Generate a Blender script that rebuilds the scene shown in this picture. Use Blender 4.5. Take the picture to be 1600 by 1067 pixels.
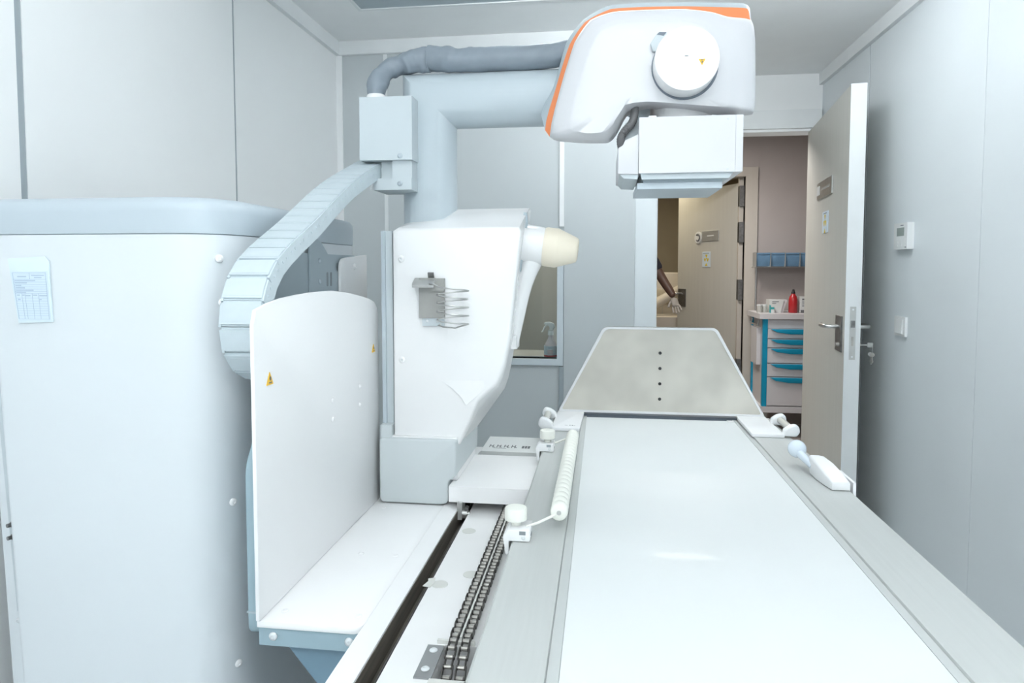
import bpy, bmesh, math, random
from mathutils import Vector, Matrix, noise
random.seed(4)
for o in list(bpy.data.objects): bpy.data.objects.remove(o)
S = bpy.context.scene
C = S.collection
PI = math.pi

# ------------------------------------------------------------------ camera, world, exposure, lights
cam = bpy.data.cameras.new('camera'); camo = bpy.data.objects.new('camera', cam); C.objects.link(camo)
camo.location = (0, 0, 1.30)
camo.rotation_euler = (math.radians(90 - 3.16), 0, math.radians(7.65))
cam.sensor_width = 36; cam.lens = 23.625; cam.shift_y = -0.0353
cam.clip_start = 0.02
S.camera = camo
S.view_settings.view_transform = 'Standard'; S.view_settings.look = 'None'
S.view_settings.gamma = 1; S.view_settings.use_curve_mapping = False
S.view_settings.exposure = -0.05
w = bpy.data.worlds.new('world'); S.world = w; w.use_nodes = True
w.node_tree.nodes['Background'].inputs[0].default_value = (0.75, 0.88, 1, 1)
w.node_tree.nodes['Background'].inputs[1].default_value = 0.05

def area(name, loc, rot, sx, sy, power, col):
    l = bpy.data.lights.new(name, 'AREA'); l.shape = 'RECTANGLE'; l.size = sx; l.size_y = sy
    l.energy = power; l.color = col
    o = bpy.data.objects.new(name, l); C.objects.link(o); o.location = loc; o.rotation_euler = rot
    return o
COOL = (0.90, 0.97, 1.0)
WARM = (1.0, 0.86, 0.62)
# added tube lamps of this room (built further down); corridor, far room, booth lamps
LAMP_FRONT, LAMP_FRONT_RIGHT, LAMP_MID, LAMP_REAR = 25.0, 36.0, 9.0, 20.0   # emission of the added opal tube lamps (built with the ceiling further down)
area('light_corridor', (0.55, 4.72, 2.36), (0, 0, 0), 0.5, 0.5, 24, (1, .95, .91))  # unseen lamp added to brighten the corridor
area('light_far_room', (0.35, 6.9, 2.36), (0, 0, 0), 0.6, 1.0, 12, WARM)
area('light_booth', (-0.5, 3.60, 2.20), (0, 0, 0), 0.3, 0.3, 8, (1, .95, .86))  # unseen light added to lift the booth behind the window

# ------------------------------------------------------------------ materials
M = {}
def mat(name, col, rough=0.5, metal=0.0, var=0.03, scale=6.0, bump=0.0, bscale=200, emis=None, coat=0.0, stretch=None):
    m = bpy.data.materials.new(name); m.use_nodes = True; nt = m.node_tree; b = nt.nodes['Principled BSDF']
    b.inputs['Roughness'].default_value = rough; b.inputs['Metallic'].default_value = metal
    b.inputs['Coat Weight'].default_value = coat
    tc = nt.nodes.new('ShaderNodeTexCoord'); n = nt.nodes.new('ShaderNodeTexNoise')
    n.inputs['Scale'].default_value = scale; n.inputs['Detail'].default_value = 2
    src = tc.outputs['Object']
    if stretch:
        mp = nt.nodes.new('ShaderNodeMapping'); mp.inputs['Scale'].default_value = stretch
        nt.links.new(src, mp.inputs[0]); src = mp.outputs[0]
    nt.links.new(src, n.inputs['Vector'])
    r = nt.nodes.new('ShaderNodeValToRGB')
    r.color_ramp.elements[0].position = 0.3; r.color_ramp.elements[1].position = 0.7
    r.color_ramp.elements[0].color = tuple(max(0, c * (1 - var)) for c in col) + (1,)
    r.color_ramp.elements[1].color = tuple(min(1, c * (1 + var)) for c in col) + (1,)
    nt.links.new(n.outputs['Fac'], r.inputs[0]); nt.links.new(r.outputs[0], b.inputs['Base Color'])
    if bump:
        n2 = nt.nodes.new('ShaderNodeTexNoise'); n2.inputs['Scale'].default_value = bscale; n2.inputs['Detail'].default_value = 1
        nt.links.new(src, n2.inputs['Vector'])
        bp = nt.nodes.new('ShaderNodeBump'); bp.inputs['Strength'].default_value = bump; bp.inputs['Distance'].default_value = 0.002
        nt.links.new(n2.outputs['Fac'], bp.inputs['Height']); nt.links.new(bp.outputs[0], b.inputs['Normal'])
    if emis:
        b.inputs['Emission Color'].default_value = tuple(emis[:3]) + (1,); b.inputs['Emission Strength'].default_value = emis[3]
    M[name] = m
    return m
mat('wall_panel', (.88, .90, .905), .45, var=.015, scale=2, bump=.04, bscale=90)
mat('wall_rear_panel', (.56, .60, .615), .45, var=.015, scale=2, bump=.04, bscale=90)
mat('wall_paint', (.735, .785, .81), .5, var=.03, scale=1.5, bump=.05, bscale=60)
mat('ceiling', (.90, .92, .925), .6, var=.015)
mat('cornice', (.80, .83, .84), .5)
mat('seam', (.34, .39, .42), .6)
mat('alu_white', (.92, .94, .95), .4)
mat('floor', (.62, .66, .68), .4, var=.06, scale=8)
mat('white', (.90, .905, .91), .38, var=.01, scale=3, coat=.15)
mat('white_gloss', (.91, .915, .92), .25, var=.01, coat=.3)
mat('cabinet_white', (.72, .765, .795), .40, var=.012, scale=2, coat=.1)
mat('cap_blue', (.49, .56, .61), .42, var=.015)
mat('pipe_blue', (.50, .57, .61), .45, var=.02)
mat('box_blue', (.56, .62, .65), .5, var=.02)
mat('chain_grey', (.58, .66, .70), .55, var=.03, scale=30)
mat('apron_blue', (.30, .41, .465), .5, var=.03)
mat('gusset_blue', (.165, .265, .34), .5, var=.03)
mat('base_grey', (.60, .65, .665), .5, var=.015)
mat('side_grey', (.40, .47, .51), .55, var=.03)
mat('holder_grey', (.36, .36, .345), .45, metal=.3, var=.04, scale=30)
mat('sleeve', (.225, .265, .305), .5, var=.06, scale=20, bump=.2, bscale=35)
mat('tabletop', (.73, .76, .765), .45, var=.008, coat=.03)
mat('table_rail', (.535, .555, .545), .42, metal=.15, var=.02, scale=5, stretch=(30, 1, 30))
mat('table_lip', (.53, .555, .55), .45, metal=.1, var=.02)
mat('dark_gap', (.16, .19, .23), .6)
mat('slot', (.10, .088, .072), .45, var=.35, scale=4, stretch=(40, 1.5, 40))
mat('trough', (.84, .845, .845), .4, var=.02, scale=9)
mat('sticker', (.66, .67, .64), .6)
mat('steel', (.55, .55, .54), .3, metal=.9, var=.06, scale=30)
mat('steel_dark', (.22, .22, .22), .38, metal=.8, var=.2, scale=60)
mat('steel_matte', (.50, .51, .50), .45, metal=.5, var=.05, scale=20)
mat('chain_side', (.10, .095, .09), .5, metal=.8, var=.25, scale=80)
mat('chain_bright', (.40, .385, .36), .42, metal=.8, var=.1, scale=80)
mat('plate_grey', (.27, .28, .285), .5, metal=.3, var=.05)
mat('screw', (.72, .75, .77), .35, metal=.2)
mat('screw_dark', (.25, .28, .30), .5)
mat('orange', (.84, .27, .105), .4, var=.01)
mat('yellow', (.90, .55, .05), .5, var=.01)
mat('sign_yellow', (.72, .56, .06), .6)
mat('black', (.02, .02, .022), .5)
mat('hose', (.13, .13, .135), .5, var=.05)
mat('cream', (.87, .80, .66), .45, var=.015)
mat('knob_cream', (.84, .85, .79), .45, var=.01)
mat('collimator', (.715, .72, .745), .42, var=.008)
mat('headboard', (.64, .615, .555), .6, var=.11, scale=7, bump=.03)
mat('footrest_white', (.84, .85, .86), .45)
mat('clear_tube', (.62, .62, .58), .2)
mat('ball', (.66, .74, .82), .25, coat=.3)
mat('door_leaf', (.60, .595, .55), .5, var=.02, scale=3, stretch=(10, 10, .5))
mat('door_edge', (.74, .77, .78), .5)
mat('frame_blue', (.86, .90, .92), .5)
mat('window_frame', (.62, .69, .73), .5)
mat('corr_wall', (.52, .475, .455), .7, var=.02)
mat('corr_trim', (.60, .56, .50), .6)
mat('corr_floor', (.40, .37, .35), .5, var=.08)
mat('far_wall', (.52, .47, .37), .7)
mat('booth_wall', (.50, .485, .44), .8, var=.02)
mat('cart_grey', (.72, .71, .73), .5, var=.01)
mat('cart_blue', (.0, .34, .56), .4)
mat('bin_blue', (.16, .30, .46), .35, var=.08, scale=12)
mat('red', (.50, .02, .025), .3, coat=.3)
mat('carton', (.70, .72, .71), .7, var=.02)
mat('print', (.16, .17, .18), .7)
mat('print_blue', (.45, .56, .68), .7)
mat('paper', (.66, .77, .86), .6, var=.01)
mat('pouch', (.72, .83, .885), .25, coat=.3)
mat('teal', (.05, .40, .42), .5)
mat('skin', (.10, .055, .038), .5)
mat('navy', (.018, .018, .028), .8, var=.1, scale=40)
mat('glove', (.42, .39, .35), .6)
mat('hair', (.01, .009, .008), .7)
mat('eye', (.6, .58, .55), .3)
mat('plastic_white', (.78, .80, .80), .4)
mat('lcd', (.30, .35, .33), .3)
mat('led', (.9, .9, .9), .5, emis=(.95, .985, 1, LAMP_FRONT))
mat('led_right', (.9, .9, .9), .5, emis=(.95, .985, 1, LAMP_FRONT_RIGHT))
mat('led_rear', (.9, .9, .9), .5, emis=(.95, .985, 1, LAMP_REAR))
mat('led_mid', (.9, .9, .9), .5, emis=(.95, .985, 1, LAMP_MID))
mat('led_warm', (.9, .9, .85), .5, emis=(1, .9, .68, 2.5))
mat('led_corridor', (.9, .9, .88), .5, emis=(1, .92, .84, 2))
mat('pink', (.70, .30, .30), .3)
mat('bottle_clear', (.74, .66, .70), .15)
def glass(name, tint=(.9, .93, .92), fac=.07):
    m = bpy.data.materials.new(name); m.use_nodes = True; nt = m.node_tree
    for n in list(nt.nodes):
        if n.type != 'OUTPUT_MATERIAL': nt.nodes.remove(n)
    out = [n for n in nt.nodes if n.type == 'OUTPUT_MATERIAL'][0]
    t = nt.nodes.new('ShaderNodeBsdfTransparent'); t.inputs[0].default_value = tint + (1,)
    g = nt.nodes.new('ShaderNodeBsdfGlossy'); g.inputs['Roughness'].default_value = .03
    x = nt.nodes.new('ShaderNodeMixShader'); x.inputs[0].default_value = fac
    nt.links.new(t.outputs[0], x.inputs[1]); nt.links.new(g.outputs[0], x.inputs[2]); nt.links.new(x.outputs[0], out.inputs[0])
    M[name] = m
glass('glass')

# ------------------------------------------------------------------ mesh helpers (all in metres, world coordinates)
def BM(): return bmesh.new()
def box(bm, x0, x1, y0, y1, z0, z1):
    vs = [bm.verts.new(p) for p in ((x0,y0,z0),(x1,y0,z0),(x1,y1,z0),(x0,y1,z0),(x0,y0,z1),(x1,y0,z1),(x1,y1,z1),(x0,y1,z1))]
    for f in ((0,3,2,1),(4,5,6,7),(0,1,5,4),(1,2,6,5),(2,3,7,6),(3,0,4,7)): bm.faces.new([vs[i] for i in f])
    return vs
def bev(bm, r, seg=2, ang=30):
    es = [e for e in bm.edges if len(e.link_faces) == 2 and e.calc_face_angle(0) > math.radians(ang)]
    bmesh.ops.bevel(bm, geom=es, offset=r, segments=seg, affect='EDGES', profile=.5, clamp_overlap=True)
    return bm
def bx(x0, x1, y0, y1, z0, z1, r=0, seg=2):
    bm = BM(); box(bm, x0, x1, y0, y1, z0, z1)
    if r: bev(bm, r, seg)
    return bm
def loft(bm, rings, cap0=True, cap1=True, closed=True):
    R = [[bm.verts.new(p) for p in r] for r in rings]
    n = len(R[0])
    for a, b in zip(R[:-1], R[1:]):
        for i in range(n if closed else n - 1):
            j = (i + 1) % n
            bm.faces.new((a[i], a[j], b[j], b[i]))
    if cap0: bm.faces.new(R[0][::-1])
    if cap1: bm.faces.new(R[-1])
    return R
AX = {'x': lambda u, v, t: (t, u, v), 'y': lambda u, v, t: (u, t, v), 'z': lambda u, v, t: (u, v, t)}
def prism(pts, axis, a, b, r=0, seg=2, bm=None):
    own = bm is None
    bm = bm or BM(); f = AX[axis]
    loft(bm, [[f(u, v, a) for u, v in pts], [f(u, v, b) for u, v in pts]])
    bmesh.ops.recalc_face_normals(bm, faces=bm.faces)
    if r: bev(bm, r, seg)
    return bm
def basis(d):
    d = Vector(d).normalized(); a = Vector((0, 0, 1)) if abs(d.z) < .9 else Vector((1, 0, 0))
    u = d.cross(a).normalized(); return u, d.cross(u).normalized(), d
def lathe(bm, p0, d, prof, seg=24):
    """prof: (distance along d, radius)"""
    u, v, d = basis(d); p0 = Vector(p0)
    rings = [[p0 + d * h + (u * math.cos(t) + v * math.sin(t)) * max(r, 1e-5) for t in [2 * PI * k / seg for k in range(seg)]] for h, r in prof]
    loft(bm, rings); bmesh.ops.recalc_face_normals(bm, faces=bm.faces)
    return bm
def cyl(bm, p0, p1, r0, r1=None, seg=16):
    p0, p1 = Vector(p0), Vector(p1); L = (p1 - p0).length
    return lathe(bm, p0, p1 - p0, [(0, r0), (L, r0 if r1 is None else r1)], seg)
def spline(pts, n=8):
    P = [Vector(p) for p in pts]; out = []
    for i in range(len(P) - 1):
        a, b, c, d = P[max(i-1, 0)], P[i], P[i+1], P[min(i+2, len(P)-1)]
        for k in range(n):
            t = k / n
            out.append(.5*((2*b) + (c-a)*t + (2*a-5*b+4*c-d)*t*t + (3*b-a-3*c+d)*t**3))
    out.append(P[-1]); return out
def tube(bm, pts, r, seg=10, wob=None):
    P = [Vector(p) for p in pts]; rings = []
    u = None
    for i, p in enumerate(P):
        d = (P[min(i+1, len(P)-1)] - P[max(i-1, 0)]).normalized()
        if u is None: u = basis(d)[0]
        u = (u - d * u.dot(d)).normalized(); v = d.cross(u)
        rr = r(i / (len(P)-1)) if callable(r) else r
        ring = []
        for k in range(seg):
            t = 2*PI*k/seg; q = rr * (1 + (wob(p, t) if wob else 0))
            ring.append(p + (u*math.cos(t) + v*math.sin(t)) * q)
        rings.append(ring)
    loft(bm, rings); bmesh.ops.recalc_face_normals(bm, faces=bm.faces)
    return bm
def rounded(pts, r, seg=5):
    """round the corners of a 2D polygon; r may be a list"""
    out = []; n = len(pts)
    for i in range(n):
        p = Vector(pts[i]); a = Vector(pts[i-1]); b = Vector(pts[(i+1) % n])
        rr = r[i] if isinstance(r, (list, tuple)) else r
        if rr <= 0: out.append(tuple(p)); continue
        da = (a-p); db = (b-p); ra = min(rr, da.length*.45); rb = min(rr, db.length*.45)
        q0 = p + da.normalized()*ra; q1 = p + db.normalized()*rb
        for k in range(seg+1):
            t = k/seg; out.append(tuple(q0*(1-t)**2 + p*2*t*(1-t) + q1*t*t))
    return out
def wpos(o):
    v = Vector((0, 0, 0))
    while o is not None: v += o.location; o = o.parent
    return v
def obj(name, bm, m, parent=None, ang=35, smooth=True):
    me = bpy.data.meshes.new(name)
    if parent is not None:
        bmesh.ops.translate(bm, verts=bm.verts, vec=-wpos(parent))
    bm.to_mesh(me); bm.free()
    if smooth:
        me.polygons.foreach_set('use_smooth', [True]*len(me.polygons)); me.set_sharp_from_angle(angle=math.radians(ang))
    for mm in (m if isinstance(m, (list, tuple)) else [m]): me.materials.append(M[mm])
    o = bpy.data.objects.new(name, me); C.objects.link(o)
    if parent is not None: o.parent = parent
    return o
def tag(o, label, cat, group=None):
    o['label'] = label; o['category'] = cat
    if group: o['group'] = group
    return o
def thing(name, loc, label, cat, group=None):
    o = bpy.data.objects.new(name, None); C.objects.link(o); o.location = loc; o.empty_display_size = .05
    return tag(o, label, cat, group)
def struct(name, bm, m, **k):
    o = obj(name, bm, m, **k); o['kind'] = 'structure'; return o
def screw(parent, p, d, r=.007, h=.004, m='screw', name='screw'):
    """domed screw head with a socket"""
    d = Vector(d).normalized()
    bm = BM(); lathe(bm, p, d, [(-.002, r), (h*.4, r), (h*.85, r*.75), (h, r*.4), (h*.7, r*.34), (h*.7, .0001)], 14)
    return obj(name, bm, m, parent)
def triangle_sign(parent, c, ux, uz, nrm, s, flip=False):
    """yellow warning triangle with a dark mark"""
    c, ux, uz, nrm = map(Vector, (c, ux, uz, nrm)); k = -1 if flip else 1
    pts = [c + ux*s*.5 - uz*k*s*.42, c - ux*s*.5 - uz*k*s*.42, c + uz*k*s*.5]
    bm = BM(); loft(bm, [[p for p in pts], [p + nrm*.0012 for p in pts]]); bmesh.ops.recalc_face_normals(bm, faces=bm.faces)
    t = obj('warning_triangle', bm, 'yellow', parent, smooth=False); t['label'] = 'small yellow warning triangle'
    bm = BM()
    q = [c + nrm*.0016 + ux*s*a + uz*k*s*b for a, b in ((-.06,-.1),(.06,-.1),(.1,.08),(0,.22),(-.1,.08))]
    loft(bm, [q, [p + nrm*.0006 for p in q]])
    q = [c + nrm*.0016 + ux*s*a + uz*k*s*b for a, b in ((-.2,-.3),(.2,-.3),(.2,-.22),(-.2,-.22))]
    loft(bm, [q, [p + nrm*.0006 for p in q]]); bmesh.ops.recalc_face_normals(bm, faces=bm.faces)
    obj('warning_mark', bm, 'print', t, smooth=False)

# ------------------------------------------------------------------ room shell
XL, XR, YB, YR, YD, ZT = -1.31, 1.24, -1.70, 3.24, 4.10, 2.41
struct('floor', bx(XL-.1, XR+.1, YB-.1, YD+.1, -.08, 0), 'floor')
ceil = struct('ceiling', bx(XL-.1, XR+.1, YB-.1, YD+.1, ZT, ZT+.08), 'ceiling')
# left wall: recessed backing with proud panels
wl = struct('wall_left', bx(XL-.1, XL-.012, YB-.1, YR, 0, ZT), 'seam')
for y0, y1 in ((YB, -.40), (-.39, .48), (.49, 1.377), (1.396, 2.286), (2.298, YR)):
    obj('wall_panel', bx(XL-.012, XL, y0, y1, .0, ZT, .0015, 1), 'wall_panel', wl)
for y0, y1 in ((1.3775, 1.3955), (2.2865, 2.2975)): obj('seam_strip', bx(XL-.010, XL-.002, y0, y1, 0, ZT), 'seam', wl)
# right wall
wr = struct('wall_right', bx(XR+.012, XR+.1, YB-.1, YD, 0, ZT), 'seam')
for y0, y1 in ((YB, -.2), (-.197, 1.1), (1.102, 2.42), (2.422, 3.408), (3.418, YD)):
    obj('wall_panel', bx(XR, XR+.012, y0, y1, 0, ZT, .001, 1), 'wall_paint', wr)
obj('seam_strip', bx(XR+.002, XR+.010, 3.4085, 3.4175, 0, ZT), 'seam', wr)
# wall behind the camera
wf = struct('wall_front', bx(XL, XR, YB-.1, YB-.012, 0, ZT), 'seam')
for x0, x1 in ((XL, -.45), (-.44, .43), (.44, XR)):
    obj('wall_panel', bx(x0, x1, YB-.012, YB, 0, ZT, .0015, 1), 'wall_panel', wf)
# rear wall of the operator's booth, with a window opening
WX0, WX1, WZ0, WZ1 = -.98, -.215, .86, 1.40
bm = BM()
for a in ((XL-.1, WX0, 0, ZT), (WX1, .152, 0, ZT), (WX0, WX1, 0, WZ0), (WX0, WX1, WZ1, ZT)):
    box(bm, a[0], a[1], YR+.012, YR+.09, a[2], a[3])
wb = struct('wall_rear', bm, 'seam')
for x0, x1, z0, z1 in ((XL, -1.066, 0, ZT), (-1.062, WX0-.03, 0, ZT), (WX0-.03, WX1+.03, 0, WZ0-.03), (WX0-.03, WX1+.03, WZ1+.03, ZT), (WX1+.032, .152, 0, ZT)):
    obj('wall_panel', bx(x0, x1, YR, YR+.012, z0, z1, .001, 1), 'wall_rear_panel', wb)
obj('cable_trunking', bx(-.205, -.183, YR-.012, YR, 1.50, 2.345, .002), 'alu_white', wb)
obj('joint_strip', bx(-1.071, -1.053, YR-.004, YR, 0, 2.345, .001), 'cornice', wb)
obj('corner_angle', bx(XL, XL+.028, YR-.008, YR, 0, 2.345, .001), 'alu_white', wb)
obj('lower_trunking', bx(-.205, -.183, YR-.008, YR, 0, WZ0-.035, .001), 'seam', wb)
# booth side return and the doorway wall
bm = BM(); box(bm, .08, .152, YR+.012, YD, 0, ZT); struct('wall_return', bm, 'wall_panel')
bm = BM(); box(bm, .152, .26, YD, YD+.1, 0, ZT); box(bm, .26, XR, YD, YD+.1, 2.12, ZT); box(bm, 1.215, XR, YD, YD+.1, 0, 2.12)
struct('wall_door', bm, 'wall_panel')
# door frame
bm = BM()
box(bm, .190, .322, YD-.02, YD+.02, 0, 2.085); box(bm, .262, .322, YD+.02, YD+.12, 0, 2.085)
fr = struct('door_frame', bm, 'frame_blue')
struct('wall_corner_post', bx(.1525, .252, YR-.002, YR+.05, 0, ZT, .002), 'wall_paint')
obj('frame_header', bx(.190, XR-.01, YD-.03, YD+.12, 2.10, 2.205, .003), 'cornice', fr)
obj('frame_stop', bx(.322, 1.205, YD-.01, YD+.12, 2.085, 2.10, .002), 'alu_white', fr)
obj('frame_post', bx(1.205, XR-.005, YD-.02, YD+.12, 0, 2.10, .003), 'cornice', fr)
# cornices
for i, a in enumerate(((XL, XL+.022, YB, YR), (XR-.022, XR, YB, YD), (XL+.022, .152, YR-.022, YR), (.152, XR, YD-.01, YD))):
    if i == 3: continue
    t = struct('trim_%d' % (i+1), bx(*a, 2.345, ZT, .002), 'cornice')
    if i < 2:
        for yy in (.8, 2.45):
            obj('joint_line', bx(a[0]-(.0006 if i else 0), a[1]+(0 if i else .0006), yy, yy+.002, 2.347, ZT), 'seam', t)
# baseboards
struct('baseboard_left', bx(XL, XL+.012, YB, YR, 0, .07, .002), 'cornice')
struct('baseboard_right', bx(XR-.012, XR, YB, 3.0, 0, .07, .002), 'cornice')
# recessed access panel in the ceiling
t = thing('ceiling_hatch', (-.4, 2.4, ZT), 'grey recessed rectangular panel in the ceiling above the cable sleeve', 'ceiling panel')
obj('panel', bx(-1.03, .20, 2.42, 2.825, ZT-.004, ZT-.001), 'side_grey', t)
bm = BM()
for a in ((-1.045, -1.03, 2.405, 2.84), (.20, .215, 2.405, 2.84), (-1.03, .20, 2.825, 2.84), (-1.03, .20, 2.405, 2.42)): box(bm, a[0], a[1], a[2], a[3], ZT-.008, ZT-.001)
obj('frame', bm, 'cornice', t)
# opal tube lamps added to light the room, out of view above and behind
for p0, p1, mm, lab in (((-.25, -1.3), (-.25, -.1), 'led', 'left suspended opal tube lamp behind the viewer'), ((.45, -1.3), (.45, -.1), 'led_right', 'right suspended opal tube lamp behind the viewer'),
                        ((-.65, .75), (.60, .75), 'led_mid', 'crosswise opal tube lamp above the near table end'), ((-.32, 2.30), (1.02, 2.30), 'led_rear', 'crosswise opal tube lamp behind the tube head')):
    a, b = Vector(p0), Vector(p1); d = (b-a).normalized(); ZL = 2.315
    t = thing('ceiling_light', ((a.x+b.x)/2, (a.y+b.y)/2, ZT), lab, 'ceiling light', 'suspended opal tube lamps')
    def P(k, z=ZL): q = a + d*k; return (q.x, q.y, z)
    n = (b-a).length
    obj('diffuser', cyl(BM(), P(.02), P(n-.02), .045, seg=20), mm, t)
    for k in (0, n-.02): obj('end_cap', cyl(BM(), P(k), P(k+.02), .048, seg=20), 'alu_white', t)
    for k in (.01, n-.01): obj('hanger', cyl(BM(), P(k, ZL+.04), P(k, ZT), .004, seg=8), 'alu_white', t)

# booth window
wn = struct('window_1', bx(WX0-.03, WX1+.03, YR-.012, YR+.10, WZ0-.03, WZ0, .002), 'window_frame')
for nm, a in (('frame_post', (WX1, WX1+.03, YR-.012, YR+.10, WZ0, WZ1)), ('frame_post', (WX0-.03, WX0, YR-.012, YR+.10, WZ0, WZ1)), ('frame_head', (WX0-.03, WX1+.03, YR-.012, YR+.10, WZ1, WZ1+.03))):
    obj(nm, bx(*a, .002), 'window_frame', wn)
obj('pane', bx(WX0, WX1, YR+.03, YR+.034, WZ0, WZ1), 'glass', wn)
# booth room behind the window
bm = BM(); box(bm, XL-.1, .08, YR+.95, YR+1.0, 0, ZT); box(bm, XL-.15, XL-.1, YR+.09, YR+1, 0, ZT)
struct('wall_booth', bm, 'booth_wall')
struct('counter_booth', bx(XL-.1, .08, YR+.09, YR+.45, WZ0-.06, WZ0-.012, .003), 'booth_wall')

# ------------------------------------------------------------------ patient table
TX0, TX1, TZ, TY0, TY1 = -.165, .570, .79, .22, 2.36
t = thing('patient_table', (.2, 1.2, 0), 'long grey-edged patient table with a white top running towards the doorway', 'examination table')
obj('tabletop', bx(-.050, .442, TY0+.04, 2.315, .752, .786, .004), 'tabletop', t)
obj('side_rail', prism([(TX0, .735), (TX0, TZ-.004), (TX0+.004, TZ), (-.068, TZ), (-.066, TZ-.006), (-.050, TZ-.006), (-.050, .735)], 'y', TY0, TY1), 'table_rail', t, smooth=False)
obj('side_rail', prism([(.442, .735), (.442, TZ-.006), (.457, TZ-.006), (.459, TZ), (TX1-.004, TZ), (TX1, TZ-.004), (TX1, .735)], 'y', TY0, TY1), 'table_rail', t, smooth=False)
obj('rail_lip', bx(-.066, -.0505, TY0+.01, 2.318, TZ-.007, TZ-.0035, .001, 1), 'table_lip', t)
obj('rail_lip', bx(.4425, .457, TY0+.01, 2.318, TZ-.007, TZ-.0035, .001, 1), 'table_lip', t)
obj('end_gap', bx(-.066, .458, 2.315, 2.345, .74, .776), 'dark_gap', t)
obj('end_rail', bx(-.066, .458, 2.345, 2.375, .735, TZ, .003), 'dark_gap', t)
obj('end_rail', bx(-.05, .442, TY0, TY0+.04, .735, TZ, .003), 'table_rail', t)
obj('housing', bx(-.10, .48, .40, 2.15, .44, .735, .02, 3), 'base_grey', t)
obj('pedestal', bx(-.16, .30, .85, 1.75, 0, .44, .02, 3), 'base_grey', t)
obj('corner_clip', bx(.418, .440, 2.298, 2.312, .786, .789, .001), 'white', t)

# ------------------------------------------------------------------ footrest board clamped across the far end
t = thing('footrest_board', (.2, 2.3, TZ), 'off-white trapezoid board with four holes standing across the far table end', 'footrest board')
YH = 2.335
trap = [(-.150, .800), (.546, .800), (.384, 1.098), (.006, 1.098)]
trap = rounded(trap, [.01, .01, .016, .016])
obj('panel', prism(trap, 'y', YH, YH+.016), 'headboard', t)
inner = [(.2 + (x-.2)*.966, .945 + (z-.945)*.953) for x, z in trap]
bm = BM()
loft(bm, [[(x, YH+.018, z) for x, z in trap], [(x, YH-.005, z) for x, z in trap], [(x, YH-.005, z) for x, z in inner], [(x, YH+.001, z) for x, z in inner]], False, False)
bmesh.ops.recalc_face_normals(bm, faces=bm.faces)
obj('rim', bm, 'footrest_white', t)
for z in (1.010, .957, .904, .851):
    bm = BM(); lathe(bm, (.198, YH+.004, z), (0, -1, 0), [(0, .0055), (.0048, .0055), (.0052, .005), (.0052, .0001)], 14)
    h = obj('hole', bm, 'black', t)
obj('foot_plate', prism(rounded([(-.156, 2.085), (-.067, 2.085), (-.060, 2.30), (-.060, 2.345), (-.15, 2.345)], [.006, .006, 0, 0, 0]), 'z', TZ+.0005, .801, .002), 'footrest_white', t)
obj('foot_plate', prism(rounded([(.452, 2.085), (.548, 2.085), (.546, 2.345), (.456, 2.345), (.452, 2.30)], [.006, .006, 0, 0, 0]), 'z', TZ+.0005, .801, .002), 'footrest_white', t)
bm = BM()
for k, dx in enumerate((-.10, -.093)): box(bm, dx, dx+.003, 2.116, 2.124, .8011, .8013)
box(bm, -.115, -.106, 2.119, 2.121, .8011, .8013); box(bm, -.09, -.082, 2.117, 2.119, .8011, .8013)
obj('printed_mark', bm, 'print', t, smooth=False)
for sx, xx in ((-1, -.178), (1, .572)):
    h = obj('clamp_handle', cyl(BM(), (xx, 2.11, .811), (xx, 2.25, .811), .011, seg=14), 'clear_tube', t)
    h['label'] = 'clear tube handle'
    for yy in (2.10, 2.25):
        pts = [(-.030*sx, -.016), (-.026*sx, .004), (-.008*sx, .016), (.008*sx, .020), (.018*sx, .012), (.020*sx, -.004), (.010*sx, -.018)]
        obj('end_cap', prism([(xx+a, .811+b) for a, b in pts], 'y', yy-.014, yy+.012, .006, 3), 'footrest_white', h)

# ------------------------------------------------------------------ beaded roller with two clamps on the left rail
t = thing('hand_roller', (-.12, 1.55, TZ), 'cream ribbed roller bar held by two knob clamps on the left table rail', 'roller bar')
bm = BM(); prof = []
n = 22; y0, y1 = 1.270, 1.880
prof.append((0, .006)); prof.append((.0005, .0145))
L = (y1-y0)/n
for k in range(n):
    prof += [(k*L+.002, .0165), (k*L+L*.5, .0175), ((k+1)*L-.003, .0165), ((k+1)*L-.001, .0145)]
prof.append((y1-y0, .006))
lathe(bm, (-.0795, y0, .83), (0, 1, 0), prof, 20)
obj('roller', bm, 'knob_cream', t, ang=50)
obj('axle_end', cyl(BM(), (-.0795, y0-.002, .83), (-.0795, y0+.01, .83), .0045, seg=12), 'steel', t)
for kx, ky, ry in ((-.160, 1.245, 1.275), (-.150, 1.865, 1.872)):
    c = obj('clamp', prism(rounded([(-.176, .765), (-.170, .765), (-.170, .7915), (-.130, .7915), (-.130, .812), (-.172, .812), (-.181, .800)], .003, 3), 'y', ky-.028, ky+.026, .002), 'footrest_white', t)
    bm = BM(); lathe(bm, (kx, ky+.003, .812), (0, 0, 1), [(0, .009), (.008, .010), (.009, .017), (.011, .0215), (.030, .0215), (.033, .020), (.034, .012), (.034, .0001)], 28)
    obj('knob', bm, 'knob_cream', c, ang=50)
    obj('rod', tube(BM(), [(kx+.02, ky-.004, .811), (-.12, (ky+ry)/2, .812), (-.0795, ry, .828)], .0026, 8), 'knob_cream', c)
    obj('slot_mark', bx(-.1305, -.1293, ky-.012, ky+.004, .797, .800), 'screw_dark', c)
    obj('slot_mark', bx(-.150, -.138, ky-.0285, ky-.0279, .804, .811), 'screw_dark', c)
    screw(c, (-.142, ky-.028, .799), (0, -1, 0), .004, .002)

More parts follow.
